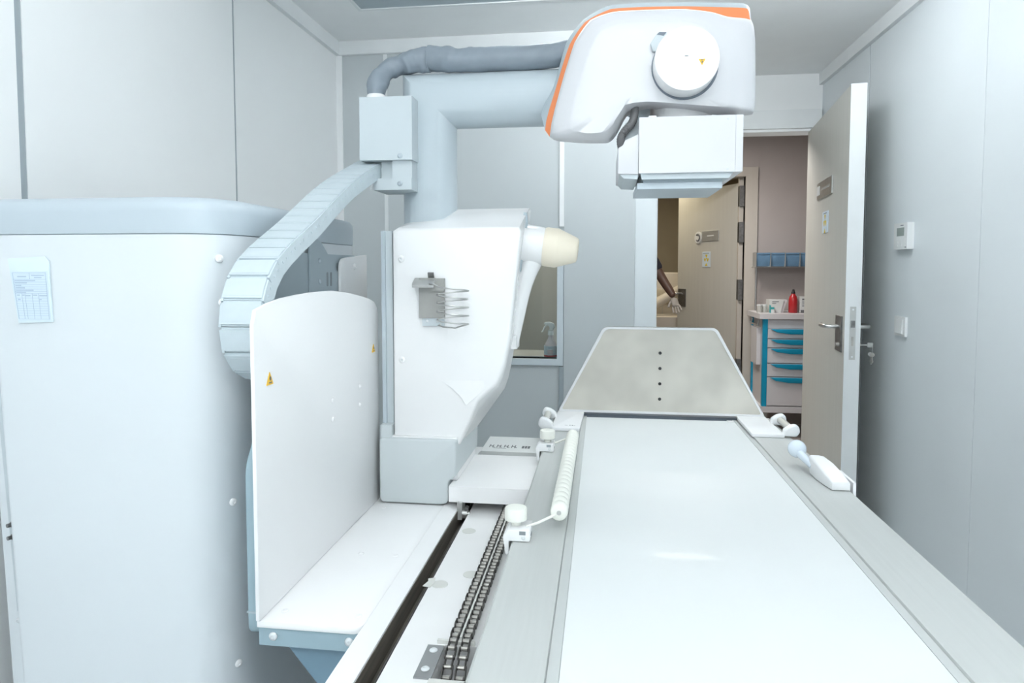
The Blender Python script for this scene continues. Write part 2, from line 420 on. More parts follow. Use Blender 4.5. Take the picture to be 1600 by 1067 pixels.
# ball handle on the right rail
t = thing('ball_grip', (.52, 1.7, TZ), 'pale blue ball grip on a white clamp on the right table rail', 'hand grip')
bm = BM(); bmesh.ops.create_icosphere(bm, subdivisions=3, radius=.023, matrix=Matrix.Translation((.500, 1.790, .836)))
obj('ball', bm, 'ball', t)
obj('stem', tube(BM(), spline([(.502, 1.782, .830), (.508, 1.75, .822), (.518, 1.715, .812)], 5), lambda u: .013 - .004*math.sin(u*PI*.6), 12), 'ball', t)
bm = BM()
ringp = [(1.735, .014, .812, .836), (1.72, .018, .795, .838), (1.68, .021, .7915, .833), (1.635, .022, .7915, .822), (1.60, .020, .7915, .812)]
rings = []
for y, hw, z0, z1 in ringp:
    cx = .527 + (1.735-y)*.14
    rings.append([(cx-hw, y, z0), (cx+hw, y, z0), (cx+hw, y, z1-.004), (cx+hw-.004, y, z1), (cx-hw+.004, y, z1), (cx-hw, y, z1-.004)])
loft(bm, rings); bmesh.ops.recalc_face_normals(bm, faces=bm.faces); bev(bm, .002, 2)
obj('clamp', bm, 'footrest_white', t)
obj('clamp_jaw', bx(.5715, .578, 1.60, 1.70, .755, .81, .002), 'footrest_white', t)
obj('badge', bx(.522, .532, 1.7352, 1.7365, .818, .828), 'screw_dark', t)

# ------------------------------------------------------------------ rail beam with trough
t = thing('rail_beam', (-.28, 1.3, 0), 'white rail beam with a dark slot and shallow trough left of the patient table', 'rail')
obj('rail', bx(-.392, -.352, .15, 1.93, .50, .703, .002), 'white', t)
obj('slot_floor', bx(-.352, -.326, .15, 1.95, .64, .658), 'slot', t)
obj('slot_side', bx(-.352, -.3508, .15, 1.95, .658, .699), 'slot', t)
obj('slot_channel', bx(-.3415, -.3395, .15, 1.95, .658, .668), 'steel_dark', t)
bm = BM()
hx0, hx1, hy0, hy1 = -.248, -.196, .938, 1.035
for a in ((-.326, hx0, .15, 2.16), (hx1, -.150, .15, 2.16), (hx0, hx1, .15, hy0), (hx0, hx1, hy1, 2.16)): box(bm, a[0], a[1], a[2], a[3], .60, .690)
obj('trough', bm, 'trough', t)
obj('chain_well', bx(hx0-.002, hx1+.002, hy0-.002, hy1+.002, .585, .60), 'black', t)
obj('beam_body', bx(-.39, -.10, .20, 2.10, .45, .585, .01), 'base_grey', t)
for x, y in ((-.303, 1.504), (-.255, 1.286), (-.307, 1.237), (-.300, 1.86)):
    bm = BM(); lathe(bm, (x, y, .690), (0, 0, 1), [(0, .016), (.0006, .016), (.0007, .0001)], 24)
    obj('round_sticker', bm, 'sticker', t)
pl = obj('cover_plate', bx(-.275, hx0, .940, 1.028, .690, .6925, .001), 'plate_grey', t)
for y in (.962, 1.012): screw(pl, (-.262, y, .6925), (0, 0, 1), .0065, .003)
obj('cover_edge', bx(-.25, -.196, .926, .938, .690, .694, .001), 'sticker', t)
obj('cover_edge', bx(-.262, -.200, 1.036, 1.042, .690, .696, .001), 'sticker', t)
obj('torn_tape', prism([(-.338, 1.225), (-.332, 1.245), (-.335, 1.256), (-.322, 1.262), (-.318, 1.24), (-.322, 1.222)], 'z', .690, .6912), 'sticker', t, smooth=False)
# roller chains (two parallel strands, each link its own part)
PITCH = .0150
def chain(x, label):
    t = thing('drive_chain', (x, 1.3, .69), label, 'drive chain', 'drive chains in the trough')
    pm = {}
    for kind in (0, 1):
        me = BM(); dx = .0075 if kind else .0058
        for s in (-1, 1):
            n0 = len(me.verts)
            pts = rounded([(-.0110, -.0045), (.0110, -.0045), (.0110, .0045), (-.0110, .0045)], .004, 2)
            prism(pts, 'x', s*dx-.0007, s*dx+.0007, bm=me)
        ro = BM(); cyl(ro, (-.0052, -PITCH/2, 0), (.0052, -PITCH/2, 0), .0034, seg=8)
        me2 = bpy.data.meshes.new('link_plate'); me.to_mesh(me2); me.free(); me2.materials.append(M['chain_side'])
        rm = bpy.data.meshes.new('link_roller'); ro.to_mesh(rm); ro.free(); rm.materials.append(M['chain_bright'])
        # one mesh: plates + roller
        j = BM(); j.from_mesh(me2); nf = len(j.faces); j.from_mesh(rm)
        j.faces.ensure_lookup_table()
        for f in j.faces[nf:]: f.material_index = 1
        m3 = bpy.data.meshes.new('link'); j.to_mesh(m3); j.free(); m3.materials.append(M['chain_side']); m3.materials.append(M['chain_bright'])
        pm[kind] = m3
    y = 1.040; z = .7000; k = 0; a = 0
    path = []
    while y < 1.72:
        path.append((y, .7000, 0)); y += PITCH
    # the near end dips into the well
    yy, zz = 1.040, .7000
    for i, an in enumerate((12, 22, 30, 38, 48, 60)):
        yy -= PITCH*math.cos(math.radians(an)); zz -= PITCH*math.sin(math.radians(an))
        path.append((yy, zz, math.radians(an)))
    for k, (y, z, a) in enumerate(path):
        o = bpy.data.objects.new('link', pm[k % 2]); C.objects.link(o); o.parent = t
        o.location = (0, y-1.3, z-.69); o.rotation_euler = (a, 0, 0)
    return t
chain(-.234, 'left strand of dark steel roller chain running along the trough')
chain(-.213, 'right strand of dark steel roller chain beside the table edge')
obj('chain_guide', bx(-.2253, -.2217, 1.04, 1.72, .690, .702), 'sticker', bpy.data.objects['rail_beam'])

# ------------------------------------------------------------------ guard shelf with upright splash plate
t = thing('guard_shelf', (-.48, 1.4, 0), 'white upright guard plate and shelf on blue-grey brackets beside the stand', 'guard plate')
prof = [(1.042, .70), (1.042, 1.205), (1.052, 1.231), (1.095, 1.240), (1.143, 1.246), (1.21, 1.250), (1.278, 1.2525), (1.375, 1.252), (1.45, 1.246), (1.527, 1.237), (1.60, 1.226), (1.640, 1.216), (1.662, 1.200), (1.668, 1.18), (1.668, .70)]
obj('upright_plate', prism(prof, 'x', -.580, -.572, .003, 2), 'white', t, ang=25)
obj('shelf_plate', prism(rounded([(-.580, 1.046), (-.394, 1.046), (-.394, 2.2), (-.580, 2.2)], [0, .02, 0, 0]), 'z', .688, .700, .002), 'white', t)
obj('apron', bx(-.579, -.394, 1.052, 1.064, .655, .688, .001), 'apron_blue', t)
for x in (-.553, -.418): screw(t, (x, 1.052, .672), (0, -1, 0), .0075, .004)
for x, y in ((-.548, 1.085), (-.414, 1.085), (-.500, 1.33), (-.425, 1.33), (-.54, 1.6)): screw(t, (x, y, .700), (0, 0, 1), .0065, .0015, 'white')
obj('bracket', prism([(-.548, .655), (-.394, .655), (-.394, .40), (-.33, .34)][:3] + [(-.420, .50)], 'y', 1.075, 2.1), 'gusset_blue', t, smooth=False)
for y, z in ((1.366, 1.017), (1.365, .976), (1.528, 1.019), (1.527, .975)):
    screw(t, (-.572, y, z), (1, 0, 0), .0055, .003, 'white')
triangle_sign(t, (-.5718, 1.092, 1.108), (0, 1, 0), (0, 0, 1), (1, 0, 0), .024)
triangle_sign(t, (-.5718, 1.626, 1.098), (0, 1, 0), (0, 0, 1), (1, 0, 0), .022)
obj('back_flange', prism(rounded([(1.06, .665), (1.6, .665), (1.6, 1.02), (1.10, 1.02), (1.06, .96)], [.02, 0, 0, .02, .02]), 'x', -.604, -.582, .004), 'apron_blue', t)
obj('back_flange_joint', bx(-.6046, -.5815, 1.059, 1.09, .705, .708), 'side_grey', t)

# ------------------------------------------------------------------ stand (tall rounded cabinet at the left)
def stand_ring(z, off=0, yf=1.13):
    x0, x1, y1 = -1.118-(z-.49)*.042, -.690+off, 1.835
    pts = [(x0, yf-off), (x1, yf-off), (x1, y1), (x0, y1)]
    r = rounded(pts, [.012, .115, .05, .01], 10)
    return [(x, y, z) for x, y in r]
t = thing('machine_stand', (-.9, 1.48, 0), 'tall white machine cabinet with a pale blue cap in the left foreground', 'machine cabinet')
bm = BM(); loft(bm, [stand_ring(.02), stand_ring(.06), stand_ring(1.30), stand_ring(1.362)])
bmesh.ops.recalc_face_normals(bm, faces=bm.faces)
obj('cover', bm, 'cabinet_white', t, ang=40)
bm = BM(); loft(bm, [stand_ring(1.3625, -.001), stand_ring(1.364, .0015), stand_ring(1.405, .003), stand_ring(1.418, .001), stand_ring(1.427, -.006), stand_ring(1.431, -.018), stand_ring(1.432, -.03)])
bmesh.ops.recalc_face_normals(bm, faces=bm.faces)
obj('top_cap', bm, 'cap_blue', t, ang=50)
for x, y, z, n in ((-.707, 1.170, 1.318, (.75, -.65, 0)), (-.705, 1.174, 1.236, (.75, -.65, 0)), (-.700, 1.186, .852, (.8, -.6, 0)), (-.699, 1.19, .53, (.8, -.6, 0))):
    screw(t, (x, y, z), n, .0075, .004, 'white')
# side recess behind the cable loop with access plates
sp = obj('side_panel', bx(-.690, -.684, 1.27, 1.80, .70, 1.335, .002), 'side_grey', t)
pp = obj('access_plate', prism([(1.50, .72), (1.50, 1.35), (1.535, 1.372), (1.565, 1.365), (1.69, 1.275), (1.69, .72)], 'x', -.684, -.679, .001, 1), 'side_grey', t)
for y, z in ((1.553, 1.318), (1.553, 1.268)): screw(pp, (-.679, y, z), (1, 0, 0), .006, .003, 'cap_blue')
for y in (1.60, 1.622): obj('vent_slot', prism(rounded([(y-.005, 1.255), (y+.005, 1.255), (y+.005, 1.29), (y-.005, 1.29)], .004, 3), 'x', -.679, -.6785), 'screw_dark', pp)
fl = obj('end_flap', prism(rounded([(1.665, .72), (1.86, .72), (1.86, 1.338), (1.665, 1.325)], [0, 0, 0, .03]), 'x', -.678, -.670, .002), 'white', t)
screw(fl, (-.670, 1.76, 1.305), (1, 0, 0), .008, .005, 'white')
# connector plate on the left flank
cp = obj('connector_plate', prism([(-1.150, 0), (-1.105, 0), (-1.120, 1.10), (-1.190, 1.10)], 'y', 1.16, 1.40, .003), 'cabinet_white', t)
obj('connector_panel', prism([(-1.147, .62), (-1.110, .62), (-1.125, 1.09), (-1.175, 1.09)], 'y', 1.157, 1.1595), 'box_blue', cp)
for z in (.80, .775):
    bm = BM(); lathe(bm, (-1.137, 1.157, z), (-.3, -1, 0), [(0, .006), (.012, .006), (.012, .004), (.020, .004), (.020, .0001)], 12); obj('plug', bm, 'steel_dark', cp)
obj('socket', bx(-1.140, -1.128, 1.153, 1.157, .84, .885, .002), 'white', cp); obj('socket', bx(-1.142, -1.130, 1.153, 1.157, .90, .945, .002), 'white', cp)
for z in (1.06, 1.03, .985): obj('switch', bx(-1.146, -1.138, 1.150, 1.157, z, z+.010, .001), 'steel_dark', cp)
screw(cp, (-1.146, 1.16, .60), (0, -1, 0), .006, .004); 
bm = BM(); lathe(bm, (-1.137, 1.157, .835), (0, -1, 0), [(0, .004), (.004, .004), (.004, .0001)], 10); obj('blue_button', bm, 'print_blue', cp)

# document pouch taped on the stand
t = thing('document_pouch', (-1.06, 1.128, 1.25), 'clear blue pouch holding a printed form taped to the white cabinet', 'document pouch')
q = [(-1.106, 1.318), (-1.030, 1.322), (-1.021, 1.314), (-1.017, 1.200), (-1.088, 1.197)]
obj('pouch', prism(q, 'y', 1.1262, 1.1292), 'pouch', t, smooth=False)
obj('paper_form', prism([(-1.099, 1.294), (-1.025, 1.295), (-1.021, 1.203), (-1.086, 1.201)], 'y', 1.1256, 1.1261), 'paper', t, smooth=False)
bm = BM(); yl = 1.1252
def fx(u, v): # form coordinates 0..1 (v down)
    x = (-1.097 + v*.011) + u*(.070 - v*.006); return x, 1.292 - v*.088
def fbar(u0, v0, u1, v1):
    pts = [fx(u0, v0), fx(u1, v0), fx(u1, v1), fx(u0, v1)]
    loft(bm, [[(x, yl, z) for x, z in pts], [(x, yl+.0002, z) for x, z in pts]])
for v in (.0, .14, .20, .25, .30, .35, .40, .44, .54, .60, .66, .71, .76, .81, .86, .91, .985): fbar(0, v, 1, v+.006)
for u in (0, .985): fbar(u, 0, u+.012, .99)
fbar(.5, 0, .51, .14)
for u in (.2, .3, .52, .72): fbar(u, .44, u+.008, .99)
for u0, v0, u1 in ((.14, .075, .4), (.56, .05, .94), (.64, .095, .86), (.04, .16, .66), (.04, .21, .40), (.04, .265, .22), (.04, .315, .32), (.04, .365, .58), (.04, .41, .34), (.05, .47, .13), (.22, .47, .28), (.32, .48, .46), (.55, .47, .68), (.74, .48, .98), (.06, .56, .14), (.74, .56, .80)): fbar(u0, v0, u1, v0+.022)
bmesh.ops.recalc_face_normals(bm, faces=bm.faces)
obj('printed_lines', bm, 'print_blue', bpy.data.objects['paper_form'], smooth=False)

# ------------------------------------------------------------------ cable chain
t = thing('cable_chain', (-.622, 1.4, 1.0), 'pale grey segmented cable chain looping from the column box down beside the stand', 'cable chain')
path = spline([(-.622, 1.800, 1.580), (-.622, 1.718, 1.552), (-.622, 1.52, 1.478), (-.622, 1.330, 1.384), (-.622, 1.222, 1.334), (-.622, 1.160, 1.300), (-.622, 1.124, 1.262), (-.622, 1.106, 1.215), (-.622, 1.110, 1.168), (-.622, 1.138, 1.130), (-.622, 1.20, 1.105), (-.622, 1.30, 1.10), (-.622, 1.45, 1.10), (-.622, 1.62, 1.10)], 24)
PIT = .041; TH = .038; HW = .040
acc = 0; pts = [path[0]]
for a, b in zip(path[:-1], path[1:]):
    d = (b-a).length
    while acc + d >= PIT:
        tt = (PIT-acc)/d; a = a + (b-a)*tt; d = (b-a).length; acc = 0; pts.append(a.copy())
    acc += d
lm = BM()
box(lm, -HW+.003, HW-.003, -PIT/2+.0014, PIT/2-.0014, -TH/2, TH/2)
bev(lm, .0012, 1)
box(lm, -HW, -HW+.005, -PIT/2-.004, PIT/2-.003, -TH/2+.002, TH/2-.002)
box(lm, HW-.005, HW, -PIT/2-.004, PIT/2-.003, -TH/2+.002, TH/2-.002)
box(lm, -HW+.004, HW-.004, -PIT/2+.006, PIT/2-.008, TH/2, TH/2+.0005)
for y in (-.008, .008):
    cyl(lm, (HW-.001, y, .004), (HW+.0012, y, .004), .0028, seg=8)
box(lm, -HW+.004, HW-.004, -PIT/2-.002, PIT/2+.002, -TH/2+.004, TH/2-.004)
me = bpy.data.meshes.new('link'); bmesh.ops.recalc_face_normals(lm, faces=lm.faces); lm.to_mesh(me); lm.free(); me.materials.append(M['chain_grey'])
for a, b in zip(pts[:-1], pts[1:]):
    o = bpy.data.objects.new('link', me); C.objects.link(o); o.parent = t
    c = (a+b)/2; d = (b-a).normalized()
    o.location = c - t.location
    # local +y against travel, local +z outward
    ydir = -d; xdir = Vector((1, 0, 0)); zdir = xdir.cross(ydir)
    m3 = Matrix((xdir, ydir, zdir)).transposed(); o.rotation_euler = m3.to_euler()

# ------------------------------------------------------------------ X-ray column on its carriage
t = thing('xray_column', (-.45, 1.8, .70), 'white and grey column with bent blue-grey pipe arm riding on the rail', 'x-ray column')
# grey carriage base
base = rounded([(-.560, .7035), (-.388, .7035), (-.381, .715), (-.381, .765), (-.362, .775), (-.360, .868), (-.560, .868)], [.014, .02, .006, .01, .008, .006, .008])
obj('carriage_base', prism(base, 'y', 1.628, 1.93, .006, 3), 'base_grey', t, ang=50)
obj('base_trim', prism([(1.66, .758), (1.90, .758), (1.90, .775), (1.66, .775)], 'x', -.381, -.364), 'white', t)
obj('carriage_slab', bx(-.376, .10, 1.612, 1.905, .718, .757, .006, 3), 'white', t)
wh = obj('roller_bracket', bx(-.352, -.340, 1.60, 1.64, .678, .720, .002), 'steel_matte', t)
bm = BM(); lathe(bm, (-.340, 1.612, .690), (1, 0, 0), [(0, .012), (.012, .012), (.012, .006), (.018, .006), (.018, .0001)], 14); obj('guide_wheel', bm, 'steel', wh)
obj('bolt', cyl(BM(), (-.330, 1.604, .704), (-.330, 1.618, .704), .005, seg=10), 'steel_dark', wh)
# side channel and its foot
obj('side_channel', bx(-.558, -.533, 1.668, 1.93, .868, 1.395, .002), 'box_blue', t)
obj('channel_edge', bx(-.5605, -.5505, 1.662, 1.675, .868, 1.395, .001), 'cap_blue', t)
obj('channel_gap', bx(-.5355, -.5305, 1.672, 1.90, .868, 1.39), 'dark_gap', t)
obj('channel_foot', bx(-.560, -.530, 1.640, 1.93, .866, .900, .006, 3), 'base_grey', t)
# white cover: front outline lofted to a rear outline
front = [(-.529, .852), (-.362, .850), (-.356, .852), (-.308, .962), (-.262, 1.005), (-.250, 1.030), (-.240, 1.060), (-.226, 1.130), (-.205, 1.330), (-.199, 1.392), (-.204, 1.402), (-.26, 1.4035), (-.40, 1.402), (-.515, 1.402), (-.528, 1.394)]
back  = [(-.529, .852), (-.400, .850), (-.390, .815), (-.345, .857), (-.272, .960), (-.262, .990), (-.256, 1.018), (-.241, 1.098), (-.222, 1.300), (-.206, 1.405), (-.199, 1.464), (-.30, 1.464), (-.405, 1.463), (-.455, 1.442), (-.528, 1.436)]
def ringY(P, y, off=0):
    c = Vector((-.37, 1.15)); out = []
    for x, z in P:
        v = Vector((x, z)) - c; L = v.length; v = v*(1-off/L)
        out.append((c.x+v.x, y, c.y+v.y))
    return out
def mixP(A, B, k): return [(a[0]+(b[0]-a[0])*k, a[1]+(b[1]-a[1])*k) for a, b in zip(A, B)]
def refine(P, n=3):
    out = []
    for i in range(len(P)):
        a = P[i]; b = P[(i+1) % len(P)]
        for k in range(n): out.append((a[0]+(b[0]-a[0])*k/n, a[1]+(b[1]-a[1])*k/n))
    return out
bm = BM()
loft(bm, [ringY(front, 1.652, .010), ringY(front, 1.654, .004), ringY(front, 1.660, .0), ringY(mixP(front, back, .35), 1.72), ringY(mixP(front, back, 1.0), 1.84), ringY(back, 1.875)])
bmesh.ops.recalc_face_normals(bm, faces=bm.faces)
obj('cover', bm, 'white_gloss', t, ang=48)
# dished facet low on the cover front
bm = BM()
A = [(-.405, 1.6515, 1.016), (-.375, 1.6490, .998), (-.350, 1.6470, .975), (-.338, 1.6465, .955), (-.290, 1.652, .998), (-.262, 1.655, 1.018), (-.300, 1.6515, 1.018)]
vs = [bm.verts.new(p) for p in A]; bm.faces.new(vs)
bmesh.ops.extrude_face_region(bm, geom=bm.faces[:]); bmesh.ops.translate(bm, verts=vs, vec=(0, .01, 0)); bmesh.ops.recalc_face_normals(bm, faces=bm.faces)
obj('cover_facet', bm, 'white', t)
obj('cover_foot', bx(-.531, -.362, 1.645, 1.70, .850, .872, .004, 3), 'white_gloss', t)
for z in (1.324, 1.067):
    s = screw(t, (-.505, 1.652, z), (0, -1, 0), .0085, .004, 'white', 'cover_screw')
    obj('socket', cyl(BM(), (-.505, 1.6495, z), (-.505, 1.6478, z), .0028, seg=8), 'screw', s)
# back box so the pipe stands on something, then the mitred pipe
PXc, PYc, PR, ZA = -.473, 1.83, .0735, 1.756
bm = BM(); seg = 40
ths = [2*PI*k/seg for k in range(seg)]
r0 = [(PXc+PR*math.cos(a), PYc+PR*math.sin(a), .87) for a in ths]
r1 = [(PXc+PR*math.cos(a), PYc+PR*math.sin(a), ZA-PR*math.cos(a)) for a in ths]
r2 = [(.05, PYc+PR*math.sin(a), ZA-PR*math.cos(a)) for a in ths]
loft(bm, [r0, r1, r2]); bmesh.ops.recalc_face_normals(bm, faces=bm.faces)
obj('pipe_arm', bm, 'pipe_blue', t, ang=40)
# junction box and bracket
jb = obj('junction_box', bx(-.628, -.488, 1.70, 1.80, 1.580, 1.742, .003), 'box_blue', t)
screw(jb, (-.520, 1.70, 1.590), (0, -1, 0), .007, .004, 'cap_blue')
bm = BM(); lathe(bm, (-.600, 1.752, 1.742), (0, 0, 1), [(0, .026), (.008, .027), (.014, .025), (.018, .022)], 20); obj('cable_collar', bm, 'white', jb)
br = obj('chain_bracket', bx(-.545, -.492, 1.712, 1.80, 1.530, 1.580, .002), 'box_blue', t)
obj('bracket_shelf', bx(-.592, -.490, 1.700, 1.81, 1.503, 1.533, .002), 'box_blue', br)
obj('chain_stop', bx(-.5805, -.5455, 1.730, 1.80, 1.5335, 1.5795, .002), 'box_blue', br)
obj('chain_mount', bx(-.664, -.545, 1.812, 1.824, 1.548, 1.600, .002), 'box_blue', br)
screw(br, (-.521, 1.700, 1.519), (0, -1, 0), .007, .004, 'cap_blue')
# compression arm with the cream cone
ca = obj('compression_arm', tube(BM(), spline([(-.246, 1.80, 1.085), (-.236, 1.80, 1.14), (-.212, 1.80, 1.26), (-.182, 1.80, 1.345)], 8), lambda u: .019+.008*u+.012*u**4, 20), 'white_gloss', t, ang=60)
bm = BM(); lathe(bm, (-.225, 1.80, 1.366), (1, 0, -.12), [(0, .056), (.05, .053), (.075, .050), (.078, .048)], 36); obj('cone_mount', bm, 'white_gloss', ca, ang=50)
bm = BM(); lathe(bm, (-.149, 1.80, 1.357), (1, 0, -.12), [(-.006, .051), (.0, .0525), (.028, .0525), (.034, .050), (.078, .034), (.083, .031), (.085, .025), (.085, .0001)], 36)
cn = obj('compression_cone', bm, 'cream', ca, ang=50); cn['label'] = 'cream compression cone'
obj('hinge_tab', bx(-.252, -.226, 1.765, 1.835, 1.085, 1.12, .006, 3), 'white_gloss', ca)
obj('cover_reveal', prism([(-.214, 1.29), (-.203, 1.36), (-.196, 1.425), (-.199, 1.447), (-.206, 1.447), (-.212, 1.405), (-.224, 1.30)], 'y', 1.765, 1.785), 'side_grey', t)

# wire cup holder hooked on the column cover
t = thing('wire_holder', (-.42, 1.64, 1.25), 'steel coil wire cup holder hanging on the white column cover', 'cup holder')
obj('back_plate', bx(-.456, -.391, 1.640, 1.648, 1.175, 1.245, .002), 'holder_grey', t)
obj('lower_tab', bx(-.449, -.393, 1.644, 1.650, 1.155, 1.178, .001), 'box_blue', t)
for x in (-.436, -.410): screw(t, (x, 1.644, 1.167), (0, -1, 0), .0035, .002)
obj('hook_plate', bx(-.454, -.391, 1.632, 1.6505, 1.243, 1.275, .002), 'holder_grey', t)
obj('hook_lip', prism([(1.612, 1.258), (1.616, 1.264), (1.640, 1.276), (1.640, 1.270), (1.618, 1.258), (1.614, 1.252)], 'x', -.466, -.412), 'steel', t)
obj('clip', prism([(1.646, 1.272), (1.642, 1.272), (1.634, 1.288), (1.638, 1.290)], 'x', -.432, -.417), 'steel_dark', t)
pts = [(-.423, 1.615, 1.262), (-.41, 1.605, 1.262)]
turns = 4.6; cx, cy, rx, ry = -.362, 1.608, .039, .030
for k in range(int(turns*28)+1):
    a = 2*PI*k/28; pts.append((cx - rx*math.cos(a*1), cy - ry*math.sin(a), 1.256 - k/28*.0205))
a0 = pts[-1]
pts += [(-.345, 1.585, 1.158), (-.352, 1.59, 1.155), (-.385, 1.600, 1.157), (-.398, 1.605, 1.160), (-.392, 1.610, 1.163)]
obj('coil', tube(BM(), pts, .0019, 8), 'steel', t, ang=80)

# grey fabric cable sleeve over the pipe arm
t = thing('cable_sleeve', (-.4, 1.8, 1.85), 'dark grey fabric cable sleeve arching from the junction box to the tube head', 'cable sleeve')
p1 = spline([(-.600, 1.752, 1.750), (-.600, 1.755, 1.772), (-.598, 1.765, 1.800), (-.578, 1.785, 1.834), (-.54, 1.798, 1.851), (-.505, 1.80, 1.858), (-.468, 1.80, 1.862)], 16)
def wr(p, th): return .26*noise.noise(Vector((p.x*26, p.z*26, math.cos(th)*1.1+math.sin(th)))) + .13*noise.noise(Vector((p.x*62+math.sin(th)*.8, math.cos(th)*1.2, p.z*62)))
obj('bend_section', tube(BM(), p1, lambda u: .021+.010*min(1, u*1.3)-.004*math.exp(-((u-.62)/.05)**2), 22, wr), 'sleeve', t, ang=60)
p2 = spline([(-.470, 1.80, 1.862), (-.42, 1.80, 1.859), (-.38, 1.80, 1.856), (-.28, 1.80, 1.855), (-.16, 1.80, 1.856), (-.12, 1.80, 1.861), (-.09, 1.80, 1.866)], 14)
obj('straight_section', tube(BM(), p2, lambda u: .0325-.001*u+.003*math.exp(-((u-.2)/.06)**2), 26, lambda p, th: .6*wr(p, th)*(1 if p.x < -.34 else (.35 if p.x > -.28 else .35+.65*(-.28-p.x)/.06))), 'sleeve', t, ang=60)

sr = BM(); lathe(sr, (-.4705, 1.80, 1.862), (1, 0, 0), [(0, .0335), (.0025, .0335)], 26); obj('seam_band', sr, 'sleeve', t)
# ------------------------------------------------------------------ X-ray tube head
RO = [(-0.159, 1.65), (-0.127, 1.765), (-0.096, 1.873), (-0.055, 1.926), (0.008, 1.96), (0.098, 1.962), (0.196, 1.959), (0.275, 1.954), (0.335, 1.949), (0.352, 1.934), (0.358, 1.864), (0.363, 1.706), (0.349, 1.682), (0.214, 1.689), (0.11, 1.704), (0.063, 1.687), (0.039, 1.644), (0.015, 1.621), (-0.063, 1.624)]
RS = [(-0.146, 1.632), (-0.118, 1.756), (-0.086, 1.856), (-0.047, 1.911), (0.015, 1.939), (0.101, 1.94), (0.193, 1.937), (0.27, 1.931), (0.333, 1.926), (0.345, 1.917), (0.354, 1.844), (0.358, 1.689), (0.344, 1.672), (0.21, 1.68), (0.108, 1.694), (0.059, 1.677), (0.036, 1.633), (0.012, 1.613), (-0.066, 1.615)]
RW = [(-0.137, 1.628), (-0.108, 1.752), (-0.077, 1.849), (-0.039, 1.9), (0.019, 1.926), (0.102, 1.927), (0.191, 1.924), (0.25, 1.915), (0.29, 1.894), (0.345, 1.885), (0.355, 1.834), (0.357, 1.683), (0.343, 1.667), (0.208, 1.676), (0.107, 1.69), (0.056, 1.672), (0.032, 1.628), (0.01, 1.609), (-0.071, 1.612)]
RF = [(-0.075, 1.636), (-0.059, 1.721), (-0.03, 1.809), (-0.006, 1.852), (0.043, 1.868), (0.1, 1.869), (0.183, 1.866), (0.226, 1.853), (0.257, 1.821), (0.272, 1.783), (0.28, 1.74), (0.285, 1.683), (0.272, 1.672), (0.199, 1.679), (0.102, 1.689), (0.047, 1.682), (0.023, 1.642), (-0.004, 1.621), (-0.045, 1.62)]
def dens(P, n=4):
    m = len(P); out = []
    for i in range(m):
        a, b, c, d = (Vector(P[(i+k) % m]) for k in (-1, 0, 1, 2))
        # centripetal-like damping keeps the corners tight
        for k in range(n):
            s = k/n; cr = .5*((2*b)+(c-a)*s+(2*a-5*b+4*c-d)*s*s+(3*b-a-3*c+d)*s**3); li = b+(c-b)*s
            out.append(tuple(cr*.55+li*.45))
    return out
RO = [(x, z+.045 if z < 1.70 and i != 11 else z) for i, (x, z) in enumerate(RO)]
RS = [(x, z+.016 if z < 1.70 and i != 11 else z) for i, (x, z) in enumerate(RS)]
RW = [(x+.004, z) if i < 4 else ((x, z-.009) if i < 8 else (x, z)) for i, (x, z) in enumerate(RW)]
dO, dS, dW, dF = (dens(P) for P in (RO, RS, RW, RF))
def r3(P, y): return [(x, y, z) for x, z in P]
t = thing('tube_head', (.1, 1.75, 1.75), 'white x-ray tube head with orange edge stripe and round drum above the table', 'x-ray tube')
bm = BM()
mid = mixP(dF, dW, .16); mid2 = mixP(dF, dW, .45); mid3 = mixP(dF, dW, .80)
loft(bm, [r3(mixP(dF, [(.1, 1.76)]*len(dF), .25), 1.621), r3(dF, 1.622), r3(mid, 1.628), r3(mid2, 1.642), r3(mid3, 1.652), r3(mixP(dF, dW, .95), 1.668), r3(dW, 1.70)], True, False)
bmesh.ops.recalc_face_normals(bm, faces=bm.faces)
if sum(f.normal.y for f in bm.faces) > 0: bmesh.ops.reverse_faces(bm, faces=bm.faces)
obj('front_shell', bm, 'collimator', t, ang=60)
bm = BM(); loft(bm, [r3(dW, 1.70), r3(mixP(dW, dS, .5), 1.706), r3(dS, 1.715)], False, False); bmesh.ops.recalc_face_normals(bm, faces=bm.faces)
st = obj('edge_stripe', bm, 'orange', t, ang=60); st['label'] = 'orange edge stripe'
bm = BM(); sh = mixP(dO, [(.1, 1.77)]*len(dO), .10)
loft(bm, [r3(dS, 1.715), r3(mixP(dS, dO, .7), 1.73), r3(dO, 1.75), r3(dO, 1.90), r3(mixP(dO, sh, .5), 1.965), r3(sh, 1.985)], False, True); bmesh.ops.recalc_face_normals(bm, faces=bm.faces)
obj('rear_shell', bm, 'cap_blue', t, ang=60)
# drum over a dark disc that paints the shade of its recess
bm = BM(); lathe(bm, (.185, 1.640, 1.765), (0, -1, 0), [(0, .0755), (.0215, .0755), (.0215, .0001)], 56); obj('drum_recess', bm, 'dark_gap', t)
bm = BM(); lathe(bm, (.1835, 1.63, 1.766), (0, -1, 0), [(0, .0715), (.062, .0715), (.0695, .0708), (.071, .0695), (.071, .052), (.0702, .0515), (.0702, .0508), (.071, .0503), (.071, .0001)], 64)
dr = obj('drum', bm, 'white_gloss', t, ang=22)
obj('index_mark', bx(.178, .186, 1.558, 1.5586, 1.7700, 1.7718), 'screw_dark', dr)
triangle_sign(dr, (.2155, 1.5584, 1.7565), (1, 0, 0), (0, 0, 1), (0, -1, 0), .0155, True)
pn = obj('locking_lug', prism([(.106, 1.818), (.118, 1.836), (.128, 1.842), (.150, 1.838), (.150, 1.800), (.112, 1.800)], 'y', 1.611, 1.63, .001, 1), 'box_blue', t)
